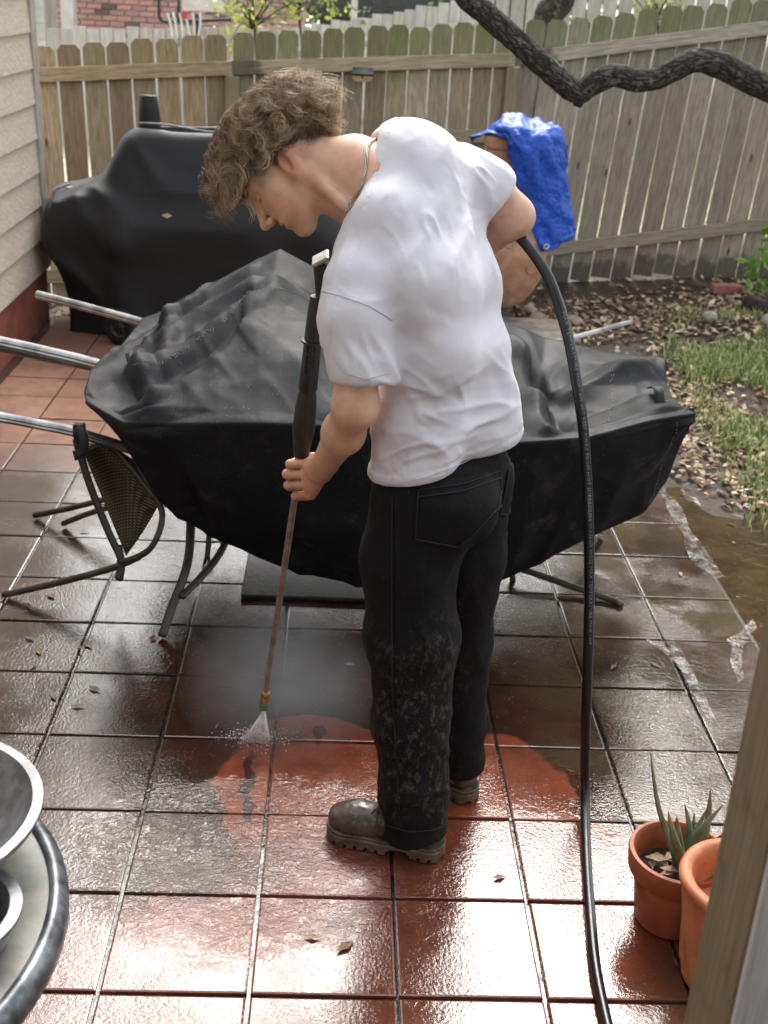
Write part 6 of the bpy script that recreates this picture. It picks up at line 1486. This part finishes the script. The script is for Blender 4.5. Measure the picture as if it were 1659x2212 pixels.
# loose dead leaves on the pavers
for k, (u, v) in enumerate([(168, 1527), (115, 1506), (64, 1380), (84, 1408), (176, 1402), (60, 1311), (182, 1149), (72, 1440), (190, 1395), (52, 1270), (110, 1290), (205, 1490), (745, 2047), (675, 2028), (1325, 1443), (1415, 1438), (755, 1438), (120, 905), (240, 690), (330, 1382), (1078, 1898), (1470, 1242)]):
    g_ = G(u, v); L = random.uniform(.018, .028)
    V = [(-L, 0, 0), (0, L*.42, .004), (L, 0, .003), (0, -L*.42, .004), (0, 0, .001)]
    o = link('dead_leaf', npmesh('dead_leaf', V, [(0, 4, 1), (1, 4, 2), (2, 4, 3), (3, 4, 0)]), M_DEAD if k else None) if k else None
    if o is None:
        M_DEAD = simple('dead_leaf', hexc('8d6a4a'), hexc('5e452f'), 40, .5); o = link('dead_leaf', npmesh('dead_leaf', V, [(0, 4, 1), (1, 4, 2), (2, 4, 3), (3, 4, 0)]), M_DEAD)
    o.location = (g_[0], g_[1], .003); o.rotation_euler = (random.uniform(-.1, .1), random.uniform(-.1, .1), random.uniform(0, 6)); tag(o, 'small brown dead leaf lying on the wet pavers', 'leaf', 'dead leaves on the pavers')
for (u, v, y_, lb) in ((150, 404, 4.9, 'pale dead leaf lying on the left shoulder of the covered grill'), (361, 466, 4.78, 'small tan dead leaf stuck on the front of the covered grill')):
    o = link('dead_leaf', npmesh('dead_leaf', [(-.03, 0, 0), (0, .014, .006), (.03, 0, .003), (0, -.014, .006), (0, 0, .001)], [(0, 4, 1), (1, 4, 2), (2, 4, 3), (3, 4, 0)]), simple('pale_dead_leaf', hexc('c9b9a2'), hexc('a8957c'), 30, .7)); hit = None
    bvh = __import__('mathutils').bvhtree.BVHTree.FromObject(bpy.data.objects['fabric_cover'], bpy.context.evaluated_depsgraph_get()); d_ = Vector(ray(u, v)).normalized(); mw = bpy.data.objects['fabric_cover'].matrix_world.inverted(); hit = bvh.ray_cast(mw @ Vector(CAMP), d_)
    if hit[0] is not None: o.location = bpy.data.objects['fabric_cover'].matrix_world @ (hit[0]+hit[1]*.006*(1 if hit[1].dot(d_) < 0 else -1)); o.rotation_euler = hit[1].to_track_quat('Z', 'Y').to_euler()
    else: o.location = tuple(P(u, v, y=y_))
    tag(o, lb, 'leaf')
# ================================================================== FOREGROUND
# round table with two metal bowls
def pewter(name, c1, c2, r=.4): return simple(name, c1, c2, 30, r, .25, .002, metal=.55)
TBC = np.array([-.922, -.551]); TZ = .70
tb = empty('round_table', (*TBC, 0), 'small round table with mottled stone top and dark rim at the lower left', 'table')
def stone_top():
    t = NT('mottled_stone_top'); v = t.obj(rnd=False); f = t.noise(v, 9, 6, .65, .4); c = t.mix(t.ramp(f, .35, .65), hexc('96918a'), hexc('6f746f')); c = t.mix(t.ramp(t.noise(v, 5, 4), .52, .64, 0, .7), c, hexc('546862'))
    t.set(color=c, rough=.3, normal=t.bump(f, .15, .004)); return t.m
MB().lathe([(0, TZ-.003), (.371, TZ-.003), (.371, TZ-.02), (0, TZ-.02)], n=64).build('stone_top', stone_top(), tb, True).data.polygons.foreach_set('use_smooth', [False]*192)
o = MB().lathe([(.369, TZ-.03), (.370, TZ+.001), (.373, TZ+.005), (.383, TZ+.005), (.388, TZ+.001), (.392, TZ-.004), (.397, TZ-.014), (.397, TZ-.034), (.392, TZ-.044), (.380, TZ-.045), (.369, TZ-.03)], n=72).build('rim', simple('dark_speckled_metal', hexc('3a3d42'), hexc('73777c'), 26, .35, .2, .002, metal=.5), tb, True)
for k in range(4):
    an = k*math.pi/2+.6; MB().tube(catmull([(.33*math.cos(an), .33*math.sin(an), TZ-.05), (.26*math.cos(an), .26*math.sin(an), .4), (.34*math.cos(an), .34*math.sin(an), 0.0)], 5), .014, 8).build('leg', M_BLKM, tb, True)
M_PEW = pewter('pale_cast_metal', hexc('8b8b8c'), hexc('69696b'), .42)
def bowl(c, z0, r, h, rb, lip, label):
    b = MB().lathe([(0, 0), (rb, 0), (rb*1.05, .004), (rb+(r-rb)*.55, h*.5), (r-.004, h-.012), (r, h-.004), (r-.001, h), (r-lip, h+.001), (r-lip-.003, h-.004), (rb+(r-rb)*.5-.012, h*.5), (rb*.85, .012), (0, .010)], n=64).build('metal_bowl', M_PEW, None, True)
    autosmooth(b, 45); b.location = (*c, z0); return tag(b, label, 'bowl')
b1 = bowl((-.770, -.428), TZ+.003, .1935, .098, .115, .016, 'large pale metal bowl with wide rim on the round table, farther one')
MB().lathe([(0, 0), (.05, .0), (.048, .03), (0, .034)], n=24).build('pale_ring', M_PEW, None).name = 'pale_ring'
bpy.data.objects['pale_ring'].parent = b1; bpy.data.objects['pale_ring'].location = (.03, -.03, .012)
e = P(48, 1968, z=TZ+.05); bowl((e[0]-.098, e[1]-.005), TZ+.003, .098, .05, .075, .017, 'small pale metal bowl with thick rim at the bottom left of the round table')
# terracotta pots
def terra(name, c1, c2):
    t = NT(name); v = t.obj(rnd=False); f = t.noise(v, 12, 5, .6); c = t.mix(t.ramp(f, .35, .68), c1, c2); c = t.mix(t.ramp(t.noise(v, 40, 4, .7), .60, .72, 0, .6), c, hexc('7a3a24')); c = t.mix(t.ramp(t.vor(v, 90), .08, .03, 0, .5), c, hexc('d9c1ae'))
    t.set(color=c, rough=.55, normal=t.bump(t.noise(v, 60, 4), .15, .002)); return t.m
M_TER = terra('wet_terracotta', hexc('a85b3c'), hexc('8a452c')); M_TER2 = terra('dry_terracotta', hexc('c07a52'), hexc('a9623f'))
PC = np.array([.628, .262]); ph_ = .19
pot1 = MB().lathe([(0, 0), (.072, 0), (.077, .006), (.092, .128), (.094, .134), (.104, .136), (.108, .142), (.112, ph_-.008), (.110, ph_), (.102, ph_+.001), (.097, ph_-.006), (.092, .12), (.09, .10), (0, .10)], n=48).build('terracotta_pot', M_TER, None, True); autosmooth(pot1, 50); pot1.location = (*PC, .002); tag(pot1, 'wet terracotta pot with collar rim holding a spiky aloe', 'plant pot')
soil_o = MB().lathe([(0, .128), (.06, .126), (.093, .122)], n=24).build('potting_soil', simple('dark_potting_soil', hexc('2b211a'), hexc('4a3b2e'), 50, .9, .8, .01), pot1, True)
rs = np.random.default_rng(17); a_ = rs.uniform(0, 6.28, 16); r_ = rs.uniform(.02, .08, 16)
for k in range(16):
    L = rs.uniform(.016, .03); o = link('dead_leaf', npmesh('dead_leaf', [(-L, 0, 0), (0, L*.5, .006), (L, 0, .003), (0, -L*.5, .006), (0, 0, 0)], [(0, 4, 1), (1, 4, 2), (2, 4, 3), (3, 4, 0)]), simple('pot_leaf', hexc('a08a72'), hexc('6d5846'), 40, .7) if k == 0 else bpy.data.materials['pot_leaf'], pot1); o.location = (r_[k]*math.cos(a_[k]), r_[k]*math.sin(a_[k]), .133+.004*(k % 3)); o.rotation_euler = (rs.uniform(-.4, .4), rs.uniform(-.4, .4), rs.uniform(0, 6))
def aloe_mat():
    t = NT('aloe_green'); v = t.obj(rnd=False); f = t.noise(v, 22, 4); t.set(color=t.mix(t.ramp(f, .35, .65), hexc('6f8168'), hexc('4f6647')), rough=.4, sss=.05); return t.m
M_ALOE = aloe_mat(); M_ALOE2 = simple('aloe_brown_tip', hexc('8f8a64'), hexc('5f7048'), 14, .5)
aloe = empty('aloe_plant', (*PC, .12), 'spiky grey-green aloe with one long upright leaf growing in the terracotta pot', 'plant')
def aleaf(u0, v0, u1, v1, y0, y1, w, bend=0.0, teeth=True, mat=None):
    A = P(u0, v0, y=y0); B = P(u1, v1, y=y1); m_ = (A+B)/2+CX*bend; pts = catmull([A, m_, B], 8); V = []; F = []; n = len(pts)
    T_ = [pts[min(i+1, n-1)]-pts[max(i-1, 0)] for i in range(n)]
    for i, p in enumerate(pts):
        t_ = T_[i]/np.linalg.norm(T_[i]); s_ = np.cross(t_, CZ); s_ /= np.linalg.norm(s_); o_ = np.cross(s_, t_); k = (1-(i/(n-1))**1.6)*w+.0006
        for (a, b) in ((-1, 0), (-.5, -.32), (.5, -.32), (1, 0), (.5, .45), (-.5, .45)): V.append(p+s_*a*k+o_*b*k)
    for i in range(n-1):
        for k in range(6): F.append((i*6+k, i*6+(k+1) % 6, i*6+6+(k+1) % 6, i*6+6+k))
    F += [tuple(range(5, -1, -1)), tuple((n-1)*6+k for k in range(6))]
    o = MB().add(V, F).build('leaf', mat or M_ALOE, None, True); o.parent = aloe; o.matrix_parent_inverse = Matrix.Translation(-aloe.location)
    if teeth:
        tm = MB()
        for i in range(2, n-3, 2):
            t_ = T_[i]/np.linalg.norm(T_[i]); s_ = np.cross(t_, CZ); s_ /= np.linalg.norm(s_); k = (1-(i/(n-1))**1.6)*w
            for sg in (-1, 1): b_ = pts[i]+s_*sg*k*.95; tm.tube([b_, b_+s_*sg*.0026+t_*.0015], [.0011, .0002], 4)
        to = tm.build('spines', M_ALOE2, o); tag(to, kind='stuff')
aleaf(1462, 1860, 1405, 1620, .27, .30, .0075, -.012); aleaf(1478, 1870, 1443, 1752, .25, .20, .012, -.004, True, M_ALOE2); aleaf(1468, 1880, 1462, 1764, .27, .28, .018, 0, False); aleaf(1478, 1865, 1479, 1735, .29, .31, .011, .012)
aleaf(1484, 1865, 1528, 1745, .28, .33, .011, -.006); aleaf(1490, 1862, 1562, 1738, .26, .27, .013, -.016); aleaf(1500, 1860, 1535, 1705, .30, .32, .013, .01); aleaf(1492, 1870, 1500, 1755, .29, .33, .009, .0); aleaf(1470, 1865, 1437, 1770, .29, .33, .010, .006); aleaf(1505, 1868, 1580, 1790, .27, .25, .012, -.01)
P2 = np.array([.705, .085])
def sw2(th, z, i): return (.0045*math.sin(th*9+z*26) if .03 < z < .235 else 0)
pr2 = [(0, 0), (.088, 0)]+[(.090+.028*t, .004+.236*t) for t in np.linspace(0, 1, 24)]+[(.120, .243), (.128, .248), (.131, .258), (.128, .268), (.118, .272), (.106, .268), (.102, .255), (.10, .23), (.10, .18), (0, .18)]
pot2 = MB().lathe(pr2, n=90, fn=sw2).build('terracotta_pot', M_TER2, None, True); pot2.location = (*P2, .002); tag(pot2, 'dry orange terracotta pot with swirled sides and thick rolled rim behind the wooden post', 'plant pot')
# porch post: brown side, white painted face
def postwood():
    t = NT('brown_post_wood'); v = t.obj((26, 26, 1.2), False); f = t.noise(v, 5, 6, .65, .4); c = t.mix(t.ramp(f, .3, .7), hexc('7f6e55'), hexc('62533d')); c = t.mix(t.ramp(t.noise(t.obj((3, 3, 3), False), 6, 4), .55, .7, 0, .5), c, hexc('54472f')); t.set(color=c, rough=.7, normal=t.bump(f, .3, .002)); return t.m
def whitewood():
    t = NT('white_post_paint'); v = t.obj((34, 34, 1.5), False); f = t.noise(v, 6, 5, .6); t.set(color=t.mix(t.ramp(f, .35, .7), hexc('b5b3b1'), hexc('9c9996')), rough=.65, normal=t.bump(f, .3, .002)); return t.m
D0 = 1.30
c0 = P(1574, 2212, d=D0/1.0)      # corner between the two faces
ytop = c0[1]; xl = P(1479, 2212, y=ytop+.125)[0]
pz = 3.0
post = empty('porch_post', (float(c0[0]), float(c0[1]), 0), 'wooden porch post at the right edge, brown on its side and white on its face', 'post')
o = MB().box((.046, .062, pz/2), (.092, .122, pz), bev=.004).build('wood_core', postwood(), post)
o = MB().box((.050, -.006, pz/2), (.098, .012, pz), bev=.002).build('painted_board', whitewood(), post)
# ================================================================== SEAMS AND STITCHES found on the finished surfaces
from mathutils.bvhtree import BVHTree
def on_surface(o, uv, off=.0015):
    me = o.data; bv = BVHTree.FromPolygons([o.matrix_world @ v.co for v in me.vertices] if False else [tuple(v.co) for v in me.vertices], [tuple(p.vertices) for p in me.polygons]); out = []
    for u, v in uv:
        d = Vector(ray(u, v)).normalized(); h = bv.ray_cast(Vector(CAMP), d)
        if h[0] is not None: out.append(np.array(h[0])-np.array(d)*off+np.array(h[1])*off*.5)
    return out
def dense(uv, step=5):
    o = []
    for a, b in zip(uv[:-1], uv[1:]):
        n = max(1, int(math.hypot(b[0]-a[0], b[1]-a[1])/step)); o += [(a[0]+(b[0]-a[0])*k/n, a[1]+(b[1]-a[1])*k/n) for k in range(n)]
    return o+[uv[-1]]
M_DSEAM = simple('dark_grey_stitching', hexc('1a1b1d'), hexc('121315'), 60, .8)
M_WSEAM = simple('white_seam', hexc('c9c9cf'), hexc('bcbcc4'), 60, .85)
def stitch(o, uv, r, mat, name):
    p = on_surface(o, dense(uv))
    if len(p) > 2:
        so_ = MB().tube(p, r, 5).build(name, mat, None, True); so_.parent = o; return so_
PK1 = [(904, 1058), (1000, 1046), (1080, 1018), (1083, 1060), (1074, 1100), (1015, 1162), (990, 1182), (898, 1165), (904, 1058)]
PK1b = [(900, 1074), (1000, 1061), (1080, 1033)]
for q_ in (PK1, PK1b, [(1100, 1012), (1092, 1060), (1078, 1110), (1098, 1112), (1118, 1060), (1122, 1000)], [(848, 1070), (846, 1200), (846, 1350), (848, 1500), (856, 1620), (862, 1750)], [(836, 1782), (880, 1796), (930, 1794), (955, 1786)]):
    stitch(jeans, q_, .0017, M_DSEAM, 'seam')
for q_ in ([(694, 628), (740, 640), (800, 662), (848, 692)], [(718, 772), (748, 806), (790, 820), (838, 806)], [(812, 1035), (850, 1046), (920, 1032), (1000, 1000), (1080, 958), (1118, 930)]):
    stitch(shirt, q_, .0009, M_WSEAM, 'seam')
